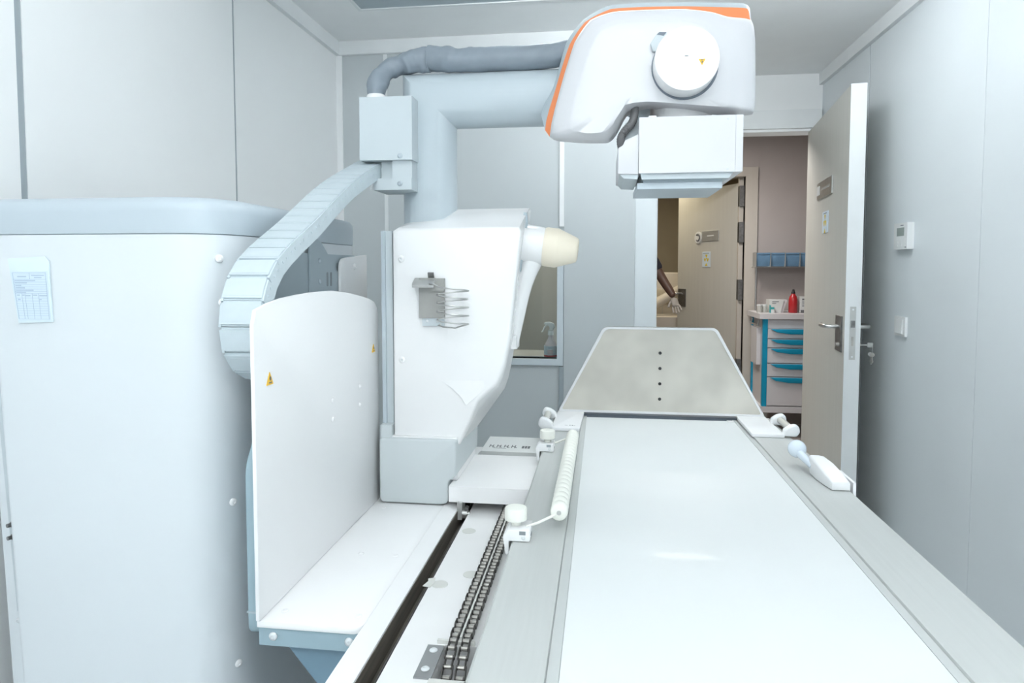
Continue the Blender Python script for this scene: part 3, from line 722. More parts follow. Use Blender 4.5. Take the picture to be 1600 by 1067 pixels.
obj('lug_slot', prism([(.120, 1.8375), (.126, 1.843), (.142, 1.842), (.136, 1.834)], 'y', 1.6105, 1.62), 'dark_gap', pn)
obj('shell_seam', bx(.3125, .3135, 1.6515, 1.66, 1.690, 1.815), 'cornice', t)
# collimator
co = obj('collimator', bx(.082, .298, 1.600, 1.86, 1.520, 1.648, .002), 'collimator', t)
obj('side_cover', bx(.2985, .3145, 1.600, 1.86, 1.520, 1.648, .002), 'collimator', co)
obj('base_chamfer', prism([(.086, 1.520), (.296, 1.520), (.286, 1.507), (.090, 1.507)], 'y', 1.608, 1.85), 'box_blue', co)
obj('beam_plate', bx(.080, .274, 1.622, 1.84, 1.486, 1.500, .001), 'cap_blue', co)
obj('beam_rail', bx(.094, .274, 1.625, 1.84, 1.500, 1.507), 'side_grey', co)
obj('motor_box', prism([(.034, 1.520), (.082, 1.518), (.082, 1.612), (.050, 1.598), (.045, 1.586), (.034, 1.580)], 'y', 1.605, 1.84, .003), 'collimator', co)
obj('motor_base', prism([(.038, 1.520), (.082, 1.518), (.080, 1.508), (.048, 1.510)], 'y', 1.61, 1.83), 'box_blue', co)
obj('inner_bracket', bx(.052, .084, 1.66, 1.80, 1.60, 1.65, .003), 'box_blue', co)
for z in (1.640, 1.527): screw(co, (.281, 1.600, z), (0, -1, 0), .0025, .0012)
bm = BM(); lathe(bm, (.314, 1.72, 1.545), (1, 0, 0), [(0, .014), (.006, .014), (.009, .010), (.010, .0001)], 18); obj('side_knob', bm, 'box_blue', co)
obj('mount_neck', cyl(BM(), (.19, 1.74, 1.64), (.19, 1.74, 1.70), .075, seg=32), 'white', t)
obj('mount_lug', bx(.106, .124, 1.64, 1.66, 1.645, 1.660, .002), 'white', t)
obj('mount_lug_hole', cyl(BM(), (.113, 1.6395, 1.653), (.113, 1.645, 1.653), .0025, seg=10), 'black', t)
obj('power_hose', tube(BM(), spline([(.074, 1.66, 1.690), (.073, 1.652, 1.665), (.066, 1.645, 1.643), (.050, 1.640, 1.625), (.041, 1.640, 1.606), (.044, 1.65, 1.585)], 10), lambda u: .0095+.0008*math.sin(u*160), 14), 'hose', t, ang=60)

# ------------------------------------------------------------------ carton behind the carriage
t = thing('carton', (-.27, 2.07, .69), 'flat light grey carton with printed marks lying behind the white carriage', 'carton')
obj('carton_body', bx(-.362, -.180, 1.985, 2.160, .6905, .741, .001), 'carton', t)
obj('lid', bx(-.363, -.179, 1.983, 2.162, .735, .746, .0015), 'carton', t)
bm = BM()
for k in range(4):
    x = -.345 + k*.023
    box(bm, x, x+.003, 2.03, 2.062, .7462, .7464); box(bm, x+.003, x+.010, 2.043, 2.049, .7462, .7464); box(bm, x+.010, x+.013, 2.028, 2.060, .7462, .7464); box(bm, x+.013, x+.018, 2.030, 2.036, .7462, .7464)
box(bm, -.243, -.236, 2.028, 2.055, .7462, .7464); box(bm, -.234, -.227, 2.028, 2.055, .7462, .7464); box(bm, -.225, -.218, 2.028, 2.055, .7462, .7464)
box(bm, -.33, -.29, 2.02, 2.023, .7462, .7464)
obj('print', bm, 'print', t, smooth=False)

# ------------------------------------------------------------------ open door on the right
DH = Vector((1.166, 4.10)); DN = Vector((1.040, 3.060))   # hinge and near edge of the inner face
dd = (DN-DH).normalized(); dn = Vector((-dd.y, dd.x)).normalized()
if dn.x < 0: dn = -dn                                       # towards the right wall
DL = (DN-DH).length; DT = .062
def dbox(bm, a, b, n0, n1, z0, z1):
    """box in door coordinates: a,b along leaf from hinge; n outward (negative = towards room)"""
    P = []
    for z in (z0, z1):
        for u, n in ((a, n0), (b, n0), (b, n1), (a, n1)):
            q = DH + dd*u + dn*n; P.append(bm.verts.new((q.x, q.y, z)))
    for f in ((0,3,2,1),(4,5,6,7),(0,1,5,4),(1,2,6,5),(2,3,7,6),(3,0,4,7)): bm.faces.new([P[i] for i in f])
    bmesh.ops.recalc_face_normals(bm, faces=bm.faces)
    return bm
def dpt(u, n, z): q = DH + dd*u + dn*n; return Vector((q.x, q.y, z))
d1 = struct('door_1', bev(dbox(BM(), 0, DL-.002, 0, DT, .01, 2.08), .002, 1), 'door_leaf', smooth=False)
obj('edge_band', bev(dbox(BM(), DL-.002, DL, -.0005, DT+.0005, .01, 2.081), .0005, 1), 'door_edge', d1)
ns = obj('name_plate', bev(dbox(BM(), .36, .73, -.008, 0, 1.655, 1.742), .002, 1), 'steel', d1); ns['label'] = 'brushed metal name plate'
obj('name_disc', bev(dbox(BM(), .37, .44, -.010, -.008, 1.675, 1.722), .001, 1), 'plastic_white', ns)
obj('name_text', dbox(BM(), .50, .68, -.0086, -.008, 1.692, 1.704), 'steel_matte', ns)
def trefoil(parent, centre, ux, uz, nr, s):
    c, ux, uz, nr = Vector(centre), Vector(ux), Vector(uz), Vector(nr)
    bm = BM()
    for k in range(3):
        a0 = math.radians(60 + 120*k); pts = []
        for j in range(7): a = a0 + math.radians(60)*j/6; pts.append(c + (ux*math.cos(a)+uz*math.sin(a))*s)
        for j in range(6, -1, -1): a = a0 + math.radians(60)*j/6; pts.append(c + (ux*math.cos(a)+uz*math.sin(a))*s*.3)
        loft(bm, [pts, [p+nr*.0006 for p in pts]])
    pts = [c + (ux*math.cos(2*PI*j/12)+uz*math.sin(2*PI*j/12))*s*.2 for j in range(12)]
    loft(bm, [pts, [p+nr*.0006 for p in pts]])
    q = [c + ux*s*a - uz*s*b for a, b in ((-.6, 1.9), (.6, 1.9), (0, 1.15))]; loft(bm, [q, [p+nr*.0006 for p in q]])
    bmesh.ops.recalc_face_normals(bm, faces=bm.faces)
    return obj('trefoil', bm, 'sign_yellow', parent, smooth=False)
rs = obj('radiation_sign', bev(dbox(BM(), .50, .64, -.003, 0, 1.475, 1.582), .0005, 1), 'paper', d1); rs['label'] = 'white sign with yellow radiation symbol'
trefoil(rs, dpt(.57, -.0032, 1.535), (dd.x, dd.y, 0), (0, 0, 1), (-dn.x, -dn.y, 0), .032)
obj('sign_text', dbox(BM(), .53, .61, -.0036, -.003, 1.570, 1.574), 'print', rs)
obj('sign_edge', dbox(BM(), .637, .640, -.0036, -.003, 1.475, 1.582), 'print_blue', rs)
for side in (-1, 1):
    n0, n1 = (-.006, 0) if side < 0 else (DT, DT+.006)
    hp = obj('handle_plate', bev(dbox(BM(), DL-.165, DL-.045, min(n0, n1), max(n0, n1), .93, 1.09), .002, 1), 'steel_dark' if side < 0 else 'steel', d1)
    nb = n0 if side < 0 else n1
    k = -1 if side < 0 else 1
    path = spline([dpt(DL-.105, nb, 1.040), dpt(DL-.105, nb+k*.035, 1.040), dpt(DL-.115, nb+k*.052, 1.040), dpt(DL-.145, nb+k*.056, 1.040), dpt(DL-.20, nb+k*.055, 1.040), dpt(DL-.225, nb+k*.050, 1.040)], 6)
    obj('lever', tube(BM(), path, .0095, 12), 'steel', hp, ang=60)
    c0 = dpt(DL-.080, nb, .962); c1 = dpt(DL-.080, nb+k*.014, .962)
    obj('lock_cylinder', cyl(BM(), c0, c1, .010, seg=12), 'chain_bright', hp)
lp = obj('lock_faceplate', dbox(BM(), DL, DL+.0012, DT*.5-.012, DT*.5+.012, .905, 1.135), 'steel_matte', d1)
obj('latch', dbox(BM(), DL+.0012, DL+.006, DT*.5-.008, DT*.5+.008, 1.045, 1.075), 'steel_dark', lp)
obj('dead_bolt', dbox(BM(), DL+.0012, DL+.004, DT*.5-.004, DT*.5+.004, .965, 1.005), 'chain_bright', lp)
for z in (1.122, .918): 
    p = dpt(DL+.0012, DT*.5, z); obj('plate_screw', cyl(BM(), p, p+Vector((dd.x, dd.y, 0))*.0008, .004, seg=10), 'screw', lp)
for z in (.35, 1.1, 1.85): obj('hinge', cyl(BM(), dpt(.0, DT*.6, z-.05), dpt(.0, DT*.6, z+.05), .009, seg=12), 'steel', d1)
# keys hanging in the lock on the wall side
t = thing('key_bunch', dpt(DL-.08, DT+.02, .962), 'small bunch of keys hanging from the lock behind the open door', 'keys')
kc = dpt(DL-.08, DT+.02, .962)
bm = BM(); cyl(bm, kc, kc + Vector((dn.x, dn.y, 0))*.03, .003, seg=8); box(bm, kc.x+.028, kc.x+.052, kc.y-.0012, kc.y+.0012, kc.z-.010, kc.z+.010); obj('lock_key', bm, 'steel_matte', t)
ring = [kc + Vector((.046, .016*math.cos(2*PI*k/16), -.018+.016*math.sin(2*PI*k/16))) for k in range(17)]
obj('ring', tube(BM(), ring, .0012, 6), 'steel', t)
for k, (dy, ln, tw) in enumerate(((-.010, .045, .2), (.0, .05, -.1), (.010, .042, .3))):
    q = kc + Vector((.046, dy, -.036))
    bm = BM(); lathe(bm, q + Vector((0, -.001, -.006)), (.5, 1, 0), [(0, .010), (.002, .010)], 12); box(bm, q.x-.003, q.x+.003, q.y-.001, q.y+.001, q.z-ln, q.z-.014); box(bm, q.x+.003, q.x+.006, q.y-.001, q.y+.001, q.z-ln+.006, q.z-ln+.014)
    obj('key', bm, ('chain_bright', 'steel', 'steel_matte')[k], t)

# thermostat and light switch on the right wall
t = thing('thermostat', (XR, 2.95, 1.43), 'white wall thermostat with a grey screen on the right wall', 'thermostat')
y0, y1 = 2.903, 3.026
obj('body', bx(XR-.026, XR, y0, y1, 1.378, 1.485, .004, 3), 'plastic_white', t)
obj('screen', bx(XR-.0268, XR-.0255, y0+.028, y0+.095, 1.432, 1.466, .001), 'lcd', t)
for r in range(3):
    for c in range(3):
        obj('button', bx(XR-.0275, XR-.0258, y0+.020+c*.030, y0+.042+c*.030, 1.388+r*.013, 1.397+r*.013, .001), 'plastic_white', t)
obj('logo_mark', bx(XR-.0264, XR-.0258, y0+.035, y0+.062, 1.473, 1.477), 'screw_dark', t)
obj('corner_mark', bx(XR-.0264, XR-.0258, y0+.006, y0+.018, 1.383, 1.388), 'screw_dark', t)
t = thing('light_switch', (XR, 2.98, 1.06), 'white rocker light switch on the right wall below the thermostat', 'light switch')
obj('plate', bx(XR-.010, XR, 2.935, 3.035, 1.018, 1.098, .003), 'plastic_white', t)
obj('rocker', prism([(XR-.010, 1.028), (XR-.016, 1.030), (XR-.012, 1.088), (XR-.010, 1.088)], 'y', 2.955, 3.015), 'plastic_white', t)

# spray bottle on the booth sill behind the window pane
t = thing('spray_bottle', (-.254, 3.345, .848), 'clear spray bottle with white trigger standing behind the booth window', 'spray bottle')
sx, sy, sz = -.254, 3.345, .8485
bm = BM(); lathe(bm, (sx, sy, sz), (0, 0, 1), [(0, .030), (.004, .033), (.055, .033), (.075, .028), (.10, .014), (.115, .012), (.12, .012)], 24); obj('bottle', bm, 'bottle_clear', t, ang=60)
bm = BM(); lathe(bm, (sx, sy, sz+.003), (0, 0, 1), [(0, .0335), (.016, .0338), (.016, .030)], 24); obj('liquid_band', bm, 'red', t)
bm = BM(); lathe(bm, (sx, sy, sz+.02), (0, 0, 1), [(0, .0338), (.045, .0338), (.045, .032)], 24); lb = obj('label_wrap', bm, 'paper', t)
bm = BM()
for k, z in enumerate((.026, .032, .038, .044)): box(bm, sx-.014, sx+.014, sy-.0346, sy-.0336, sz+z, sz+z+.002)
obj('label_text', bm, 'pink', lb); obj('label_word', bx(sx-.010, sx+.010, sy-.0348, sy-.0338, sz+.052, sz+.062), 'print_blue', lb)
bm = BM(); lathe(bm, (sx, sy, sz+.118), (0, 0, 1), [(0, .015), (.022, .015), (.025, .010), (.028, .0001)], 18); obj('cap', bm, 'alu_white', t)
h = obj('trigger_head', prism([(sx-.006, sz+.14), (sx+.010, sz+.14), (sx+.022, sz+.160), (sx+.016, sz+.176), (sx-.004, sz+.184), (sx-.030, sz+.182), (sx-.034, sz+.172), (sx-.016, sz+.168), (sx-.006, sz+.158)], 'y', sy-.009, sy+.009, .002), 'alu_white', t)
obj('trigger', tube(BM(), spline([(sx-.018, sy, sz+.168), (sx-.030, sy, sz+.158), (sx-.036, sy, sz+.142), (sx-.044, sy, sz+.132)], 5), .004, 8), 'alu_white', h)

# ------------------------------------------------------------------ corridor beyond the doorway
CF = 5.80
struct('floor_corridor', bx(-1.2, 3.2, YD+.1, CF+.1, -.08, 0), 'corr_floor')
struct('ceiling_corridor', bx(-1.2, 3.2, YD+.1, CF+.1, 2.40, 2.48), 'corr_wall')
bm = BM(); box(bm, 1.165, 3.2, CF, CF+.1, 0, 2.40); box(bm, .15, 1.165, CF, CF+.1, 2.085, 2.40); box(bm, -1.2, .15, CF, CF+.1, 0, 2.40)
struct('wall_corridor', bm, 'corr_wall')
bm = BM(); box(bm, 3.1, 3.2, YD+.1, CF, 0, 2.4); box(bm, -1.3, -1.2, YD+.1, CF, 0, 2.4); box(bm, XR, 3.2, YD+.05, YD+.1, 0, 2.4); box(bm, -1.2, .152, YD+.1, YD+.14, 0, 2.4)
struct('wall_corridor_side', bm, 'corr_wall')
f2 = struct('door_frame_2', bx(1.165, 1.262, CF-.02, CF+.10, 0, 2.13, .003), 'corr_trim')
obj('frame_stop', bx(1.128, 1.165, CF+.06, CF+.10, 0, 2.055, .002), 'corr_trim', f2)
obj('frame_header', bx(.06, 1.262, CF-.021, CF+.10, 2.055, 2.13, .003), 'corr_trim', f2)
obj('frame_post', bx(.06, .15, CF-.02, CF+.10, 0, 2.055, .003), 'corr_trim', f2)
LX, LY = .55, 4.72  # fixture of the added corridor lamp, hidden above the doorway
t = thing('ceiling_light', (LX, LY, 2.4), 'square lamp on the corridor ceiling outside the doorway', 'ceiling light')
obj('diffuser', bx(LX-.26, LX+.26, LY-.26, LY+.26, 2.372, 2.385), 'led_corridor', t); 
bm = BM()
for a in ((LX-.28, LX-.26, LY-.28, LY+.28), (LX+.26, LX+.28, LY-.28, LY+.28), (LX-.26, LX+.26, LY-.28, LY-.26), (LX-.26, LX+.26, LY+.26, LY+.28)): box(bm, a[0], a[1], a[2], a[3], 2.368, 2.399)
obj('frame', bm, 'alu_white', t)
# far door, opened into the room beyond
DH = Vector((1.158, 5.905)); DN = Vector((.735, 6.78)); dd = (DN-DH).normalized(); dn = Vector((-dd.y, dd.x)).normalized()
if dn.x > 0: dn = -dn      # visible face looks towards -x / the camera
DL = (DN-DH).length
d2 = struct('door_2', bev(dbox(BM(), 0, DL, -.05, 0, .01, 2.02), .002, 1), 'door_leaf', smooth=False)
q = .93
np_ = obj('name_plate', bev(dbox(BM(), .31, .56, 0, .006, 1.545, 1.640), .001, 1), 'steel_matte', d2)
bm = BM(); cc = dpt(.62, .002, 1.585); lathe(bm, cc, (dn.x, dn.y, 0), [(0, .055), (.008, .055), (.008, .0001)], 24); nd = obj('name_disc', bm, 'plastic_white', np_)
ring = [cc + Vector((dn.x, dn.y, 0))*.010 + (Vector((dd.x, dd.y, 0))*math.cos(a) + Vector((0, 0, 1))*math.sin(a))*.030 for a in [math.radians(50+k*260/14) for k in range(15)]]
obj('disc_symbol', tube(BM(), ring, .007, 6), 'print', nd)
obj('name_text', dbox(BM(), .38, .48, .006, .0066, 1.588, 1.600), 'plastic_white', np_)
rs = obj('radiation_sign', bev(dbox(BM(), .43, .555, 0, .003, 1.31, 1.45), .0005, 1), 'paper', d2)
trefoil(rs, dpt(.49, .0032, 1.39), (-dd.x, -dd.y, 0), (0, 0, 1), (dn.x, dn.y, 0), .036)
obj('sign_text', dbox(BM(), .45, .54, .003, .0036, 1.434, 1.439), 'print', rs)
hp = obj('handle_plate', bev(dbox(BM(), DL-.15, DL-.02, 0, .006, .93, 1.10), .001, 1), 'steel_dark', d2)
obj('lever', tube(BM(), spline([dpt(DL-.06, .004, 1.055), dpt(DL-.06, .05, 1.055), dpt(DL-.03, .06, 1.055), dpt(DL+.06, .058, 1.055)], 5), .010, 10), 'steel', hp, ang=60)
for z in (1.90, 1.60, 1.12, .45):
    obj('hinge', bx(1.128, 1.166, CF+.03, CF+.10, z-.085, z+.085, .002), 'steel_dark', d2)

# medical cart against the corridor wall
CX0, CX1, CY0, CY1 = 1.215, 1.80, 5.30, 5.72
t = thing('medical_cart', (1.5, 5.5, 0), 'white medical drawer cart with bright blue posts and handles in the corridor', 'medical cart')
obj('body', bx(CX0+.012, CX1-.012, CY0+.03, CY1, .24, .90, .004), 'cart_grey', t)
obj('top_tray', bx(CX0-.03, CX1+.02, CY0-.015, CY1+.02, .915, .955, .012, 3), 'cart_grey', t)
obj('top_fascia', bx(CX0+.035, CX1-.035, CY0+.008, CY0+.05, .845, .91, .003), 'cart_grey', t)
obj('base_plate', bx(CX0-.01, CX1+.01, CY0-.005, CY1+.01, .20, .245, .008, 3), 'cart_grey', t)
for x in (CX0, CX1-.034):
    for y in (CY0+.002, CY1-.04): obj('corner_post', bx(x, x+.034, y, y+.034, .245, .915, .006, 3), 'cart_blue', t)
zz = [.845, .765, .695, .578, .474, .25]
for a, b in zip(zz[:-1], zz[1:]):
    d = obj('drawer', bx(CX0+.036, CX1-.036, CY0+.004, CY0+.035, b+.004, a-.003, .004), 'cart_grey', t)
    obj('handle', prism([(CX0+.055, a-.006), (CX1-.055, a-.006), (CX1-.055, a-.034), (CX1-.20, a-.044), (CX0+.20, a-.044), (CX0+.10, a-.030)], 'y', CY0-.014, CY0+.004, .003), 'cart_blue', d)
for x in (CX0+.04, CX1-.04):
    for y in (CY0+.06, CY1-.05):
        wv = obj('caster', bx(x-.012, x+.012, y-.012, y+.012, .11, .20, .003), 'steel_matte', t)
        bm = BM(); lathe(bm, (x-.014, y, .055), (1, 0, 0), [(0, .045), (.004, .054), (.024, .054), (.028, .045)], 18); obj('wheel', bm, 'screw_dark', wv)
obj('side_rail', tube(BM(), [(CX0-.012, CY0+.09, .90), (CX0-.02, CY0+.09, .86), (CX0-.02, CY1-.09, .86), (CX0-.012, CY1-.09, .90)], .007, 8), 'steel', t)
obj('side_pocket', bx(CX0-.020, CX0+.010, CY0+.12, CY1-.10, .55, .84, .004), 'cart_grey', t)
# rack of tilt bins above the cart
t = thing('bin_rack', (1.5, 5.7, .955), 'row of blue tilt bins on a chrome frame above the medical cart', 'bin rack')
for x in (CX0+.03, CX1-.03):
    obj('post', cyl(BM(), (x, CY1-.01, .955), (x, CY1-.01, 1.36), .008, seg=10), 'steel', t)
obj('shelf_rail', bx(CX0+.0, CX1, CY1-.10, CY1+.02, 1.305, 1.312, .002), 'steel', t)
for k in range(4):
    x = CX0+.012+k*.112
    b = obj('bin', prism([(CY1-.10, 1.424), (CY1-.075, 1.314), (CY1+.01, 1.314), (CY1+.01, 1.424)], 'x', x, x+.106, .003), 'bin_blue', t)
    obj('bin_lip', bx(x+.004, x+.102, CY1-.103, CY1-.094, 1.412, 1.422, .002), 'bin_blue', b)
for k in range(5):
    x = CX0+.008+k*.112; obj('divider', bx(x-.002, x+.002, CY1-.105, CY1+.012, 1.312, 1.428), 'steel_matte', t)
# things on the cart top
CT = .9555
t = thing('red_bottle', (1.47, 5.45, CT), 'red plastic bottle with black nozzle on the medical cart', 'bottle')
bm = BM(); lathe(bm, (1.468, 5.45, CT), (0, 0, 1), [(0, .030), (.004, .033), (.10, .033), (.125, .027), (.14, .016), (.15, .014)], 24); obj('bottle', bm, 'red', t, ang=60)
bm = BM(); lathe(bm, (1.468, 5.45, CT+.148), (0, 0, 1), [(0, .015), (.008, .015), (.012, .012), (.032, .008), (.034, .0001)], 18); obj('nozzle', bm, 'black', t)
t = thing('open_carton', (1.35, 5.46, CT), 'open white box left of the red bottle on the medical cart', 'box')
obj('box_body', prism([(1.29, CT), (1.375, CT), (1.40, CT+.10), (1.29, CT+.10)], 'y', 5.44, 5.55), 'carton', t, smooth=False)
obj('box_flap', prism([(1.378, CT), (1.395, CT), (1.425, CT+.10), (1.404, CT+.10)], 'y', 5.45, 5.54), 'cart_grey', t, smooth=False)
bm = BM(); box(bm, 1.31, 1.36, 5.4395, 5.44, CT+.082, CT+.088); box(bm, 1.31, 1.34, 5.4395, 5.44, CT+.070, CT+.075); obj('print', bm, 'print', t)
t = thing('printed_box', (1.55, 5.46, CT), 'white box with black lettering right of the red bottle', 'box')
obj('box_body', bx(1.515, 1.60, 5.44, 5.52, CT, CT+.125, .001), 'carton', t)
bm = BM(); box(bm, 1.522, 1.60, 5.4392, 5.44, CT, CT+.022); box(bm, 1.532, 1.58, 5.4392, 5.44, CT+.098, CT+.110)
for z in (.084, .074, .060, .050): box(bm, 1.532, 1.572, 5.4392, 5.44, CT+z, CT+z+.004)
obj('print', bm, 'print', t, smooth=False)
t = thing('teal_box', (1.30, 5.40, CT), 'small teal and white box at the front of the medical cart', 'box')
obj('box_body', bx(1.292, 1.318, 5.40, 5.43, CT, CT+.060, .001), 'carton', t)
obj('teal_band', bx(1.287, 1.2925, 5.399, 5.43, CT, CT+.060), 'teal', t); obj('teal_panel', bx(1.293, 1.317, 5.3993, 5.40, CT+.028, CT+.045), 'teal', t)
for k, (x, y, lab) in enumerate(((1.215, 5.44, 'left clear jar at the corner of the medical cart'), (1.258, 5.46, 'clear jar beside the teal box on the medical cart'))):
    t = thing('glass_jar', (x, y, CT), lab, 'jar', 'jars on the cart')
    bm = BM(); lathe(bm, (x, y, CT), (0, 0, 1), [(0, .018), (.003, .020), (.05, .020), (.052, .018)], 18); obj('jar', bm, 'clear_tube', t)
    bm = BM(); lathe(bm, (x, y, CT+.052), (0, 0, 1), [(0, .0205), (.012, .0205), (.012, .0001)], 18); obj('lid', bm, 'plastic_white', t)

# ------------------------------------------------------------------ far room
struct('floor_far', bx(-1.6, 2.6, CF+.1, 8.9, -.08, 0), 'corr_floor')
struct('ceiling_far', bx(-1.6, 2.6, CF+.1, 8.9, 2.40, 2.48), 'far_wall')
bm = BM(); box(bm, -1.6, 2.6, 8.8, 8.9, 0, 2.40); box(bm, -1.7, -1.6, CF+.1, 8.9, 0, 2.4); box(bm, 2.5, 2.6, CF+.1, 8.9, 0, 2.4)
struct('wall_far', bm, 'far_wall')
t = thing('ceiling_light', (.35, 6.9, 2.4), 'bright lamp on the ceiling of the far room behind the jamb', 'ceiling light')
obj('diffuser', bx(.04, .66, 6.4, 7.4, 2.372, 2.388), 'led_warm', t)
bm = BM()
for a in ((.02, .04, 6.38, 7.42), (.66, .68, 6.38, 7.42), (.04, .66, 6.38, 6.4), (.04, .66, 7.4, 7.42)): box(bm, a[0], a[1], a[2], a[3], 2.366, 2.399)
obj('frame', bm, 'far_wall', t)
t = thing('air_vent', (.85, 7.9, 2.4), 'dark slotted vent in the ceiling of the far room', 'air vent')
for k in range(5): obj('slat', bx(.62+k*.07, .665+k*.07, 7.75, 7.92, 2.385, 2.399), 'screw_dark', t)
t = thing('scanner', (.8, 7.7, 0), 'cream coloured scanner with a slanted bed rail beyond the far door', 'scanner')
obj('gantry', prism(rounded([(.3, 0), (1.6, 0), (1.6, 1.24), (.3, 1.26)], [.02, .02, .1, .1]), 'y', 7.55, 8.2, .03, 3), 'corr_trim', t)
obj('gantry_joint', bx(.655, .661, 7.545, 7.56, .1, 1.24), 'steel_matte', t)
obj('gantry_fascia', prism(rounded([(.40, .95), (.92, .93), (.86, 1.06), (.40, 1.08)], .04), 'y', 7.52, 7.55, .008), 'far_wall', t)
obj('bed_rail', tube(BM(), [(.45, 7.2, .86), (.95, 7.4, 1.14)], .055, 14), 'corr_trim', t)
obj('bed', bx(.3, 1.1, 7.0, 7.5, .55, .80, .03, 3), 'corr_trim', t)

# ------------------------------------------------------------------ person standing in the far room
def skin_obj(name, verts, edges, radii, m, parent, root=0, sub=2):
    me = bpy.data.meshes.new(name); me.from_pydata([Vector(v) - wpos(parent) for v in verts], edges, [])
    o = bpy.data.objects.new(name, me); C.objects.link(o); o.parent = parent
    sk = o.modifiers.new('skin', 'SKIN'); 
    lay = me.skin_vertices[0] if me.skin_vertices else None
    if lay is None:
        bpy.context.view_layer.objects.active = o
        bpy.ops.object.select_all(action='DESELECT'); o.select_set(True)
        bpy.ops.mesh.customdata_skin_add(); lay = me.skin_vertices[0]
    for i, r in enumerate(radii):
        lay.data[i].radius = r if isinstance(r, tuple) else (r, r); lay.data[i].use_root = (i == root)
    sk.use_smooth_shade = True
    sb = o.modifiers.new('sub', 'SUBSURF'); sb.levels = sub; sb.render_levels = sub
    me.materials.append(M[m]); return o
PXp, PYp = .262, 6.17
t = thing('person', (PXp, PYp, 0), 'person in a dark short-sleeved shirt and white gloves behind the far door', 'person')
def B(x, y, z): return (PXp+x, PYp+y, z)
V = [B(0,0,.93), B(0,0,1.10), B(0,.01,1.28), B(0,.01,1.40), B(0,.01,1.49), B(0,-.01,1.58), B(0,-.015,1.66), B(0,0,1.72),      # 0-7 spine to head
     B(.17,.01,1.385), B(.205,.01,1.32), B(.288,-.02,1.175), B(.335,-.06,1.10), B(.365,-.09,1.045),                              # 8-12 right arm
     B(-.17,.01,1.385), B(-.205,.01,1.32), B(-.25,.0,1.13), B(-.26,-.04,1.03), B(-.26,-.08,.93),                                # 13-17 left arm
     B(.09,0,.86), B(.10,.0,.48), B(.105,.02,.10), B(.105,-.09,.04), B(-.09,0,.86), B(-.10,.0,.48), B(-.105,.02,.10), B(-.105,-.09,.04)]
E_ = [(0,1),(1,2),(2,3),(3,4),(4,5),(5,6),(6,7),(3,8),(8,9),(9,10),(10,11),(11,12),(3,13),(13,14),(14,15),(15,16),(16,17),(0,18),(18,19),(19,20),(20,21),(0,22),(22,23),(23,24),(24,25)]
R_ = [(.14,.10),(.13,.095),(.15,.11),(.12,.085),.052,(.072,.088),(.076,.095),(.05,.06),.058,.05,.043,.040,.028,.058,.05,.043,.04,.028,.085,.058,.042,.036,.085,.058,.042,.036]
body = skin_obj('body', V, E_, R_, 'skin', t)
sv = V[0:4] + [V[8], V[9], B(.235,.0,1.265), V[13], V[14], B(-.222,.005,1.24)]
shirt = skin_obj('shirt', sv, [(0,1),(1,2),(2,3),(3,4),(4,5),(5,6),(3,7),(7,8),(8,9)], [(.155,.115),(.145,.11),(.165,.122),(.13,.10),.072,.068,.064,.072,.068,.064], 'navy', t)
tr = skin_obj('trousers', [B(0,0,.97), B(.09,0,.86), V[19], B(.105,.02,.09), B(-.09,0,.86), V[23], B(-.105,.02,.09)], [(0,1),(1,2),(2,3),(0,4),(4,5),(5,6)], [(.155,.118),.10,.075,.065,.10,.075,.065], 'navy', t)
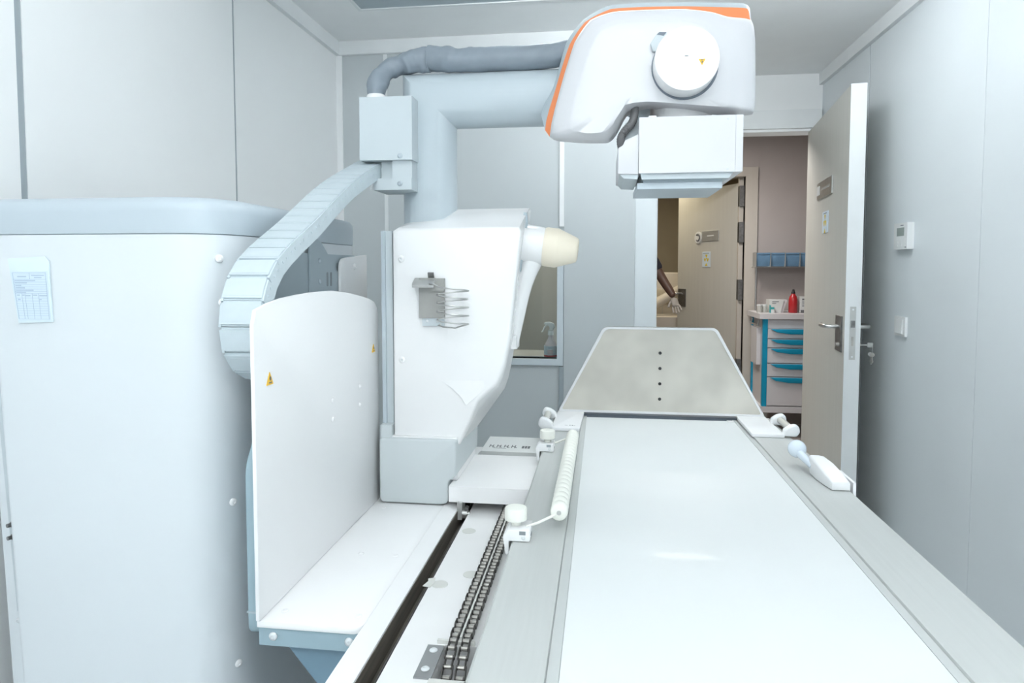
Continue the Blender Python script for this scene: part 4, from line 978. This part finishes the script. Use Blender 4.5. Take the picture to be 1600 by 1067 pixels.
def glove(wr, dr, side):
    wr, dr = Vector(wr), Vector(dr).normalized(); u = dr.cross(Vector((0, 1, 0))).normalized(); v = dr.cross(u)
    V2 = [wr, wr+dr*.045, wr+dr*.085]; E2 = [(0,1),(1,2)]; R2 = [.030, (.040,.022), (.040,.018)]
    for k, (off, ln) in enumerate(((-.030,.060),(-.010,.072),(.010,.068),(.029,.052))):
        a = len(V2); V2 += [wr+dr*.088+u*off, wr+dr*(.088+ln*.5)+u*off*1.15+v*.006, wr+dr*(.088+ln)+u*off*1.2+v*.020]; E2 += [(2,a),(a,a+1),(a+1,a+2)]; R2 += [.010,.009,.0075]
    a = len(V2); V2 += [wr+dr*.035+u*.034*side, wr+dr*.065+u*.058*side+v*.008, wr+dr*.088+u*.066*side+v*.014]; E2 += [(1,a),(a,a+1),(a+1,a+2)]; R2 += [.013,.011,.009]
    return skin_obj('glove', V2, E2, R2, 'glove', t)
glove(V[12], Vector(V[12])-Vector(V[11]) + Vector((-.01, 0, -.03)), -1)
glove(V[17], Vector((0, -.3, -1)), 1)
bm = BM(); bmesh.ops.create_uvsphere(bm, u_segments=20, v_segments=12, radius=1, matrix=Matrix.Translation(B(0, .012, 1.665)) @ Matrix.Diagonal((.085, .102, .092, 1)))
bmesh.ops.delete(bm, geom=[v for v in bm.verts if v.co.z < 1.60 or (v.co.y < PYp-.045 and v.co.z < 1.70)], context='VERTS')
obj('hair', bm, 'hair', t)
for s in (-1, 1):
    bm = BM(); bmesh.ops.create_icosphere(bm, subdivisions=2, radius=.012, matrix=Matrix.Translation(B(s*.03, -.098, 1.635))); obj('eye', bm, 'eye', t)
    bm = BM(); bmesh.ops.create_icosphere(bm, subdivisions=2, radius=1, matrix=Matrix.Translation(B(s*.078, .0, 1.62)) @ Matrix.Diagonal((.010, .020, .032, 1))); obj('ear', bm, 'skin', t)
bm = BM(); loft(bm, [[B(-.008,-.10,1.632), B(.008,-.10,1.632), B(.008,-.08,1.632), B(-.008,-.08,1.632)], [B(-.016,-.122,1.592), B(.016,-.122,1.592), B(.018,-.08,1.590), B(-.018,-.08,1.590)]]); bmesh.ops.recalc_face_normals(bm, faces=bm.faces); bev(bm, .004, 2); obj('nose', bm, 'skin', t)
obj('mouth', tube(BM(), [B(-.025,-.090,1.563), B(0,-.100,1.561), B(.025,-.090,1.563)], .006, 8), 'pink', t)
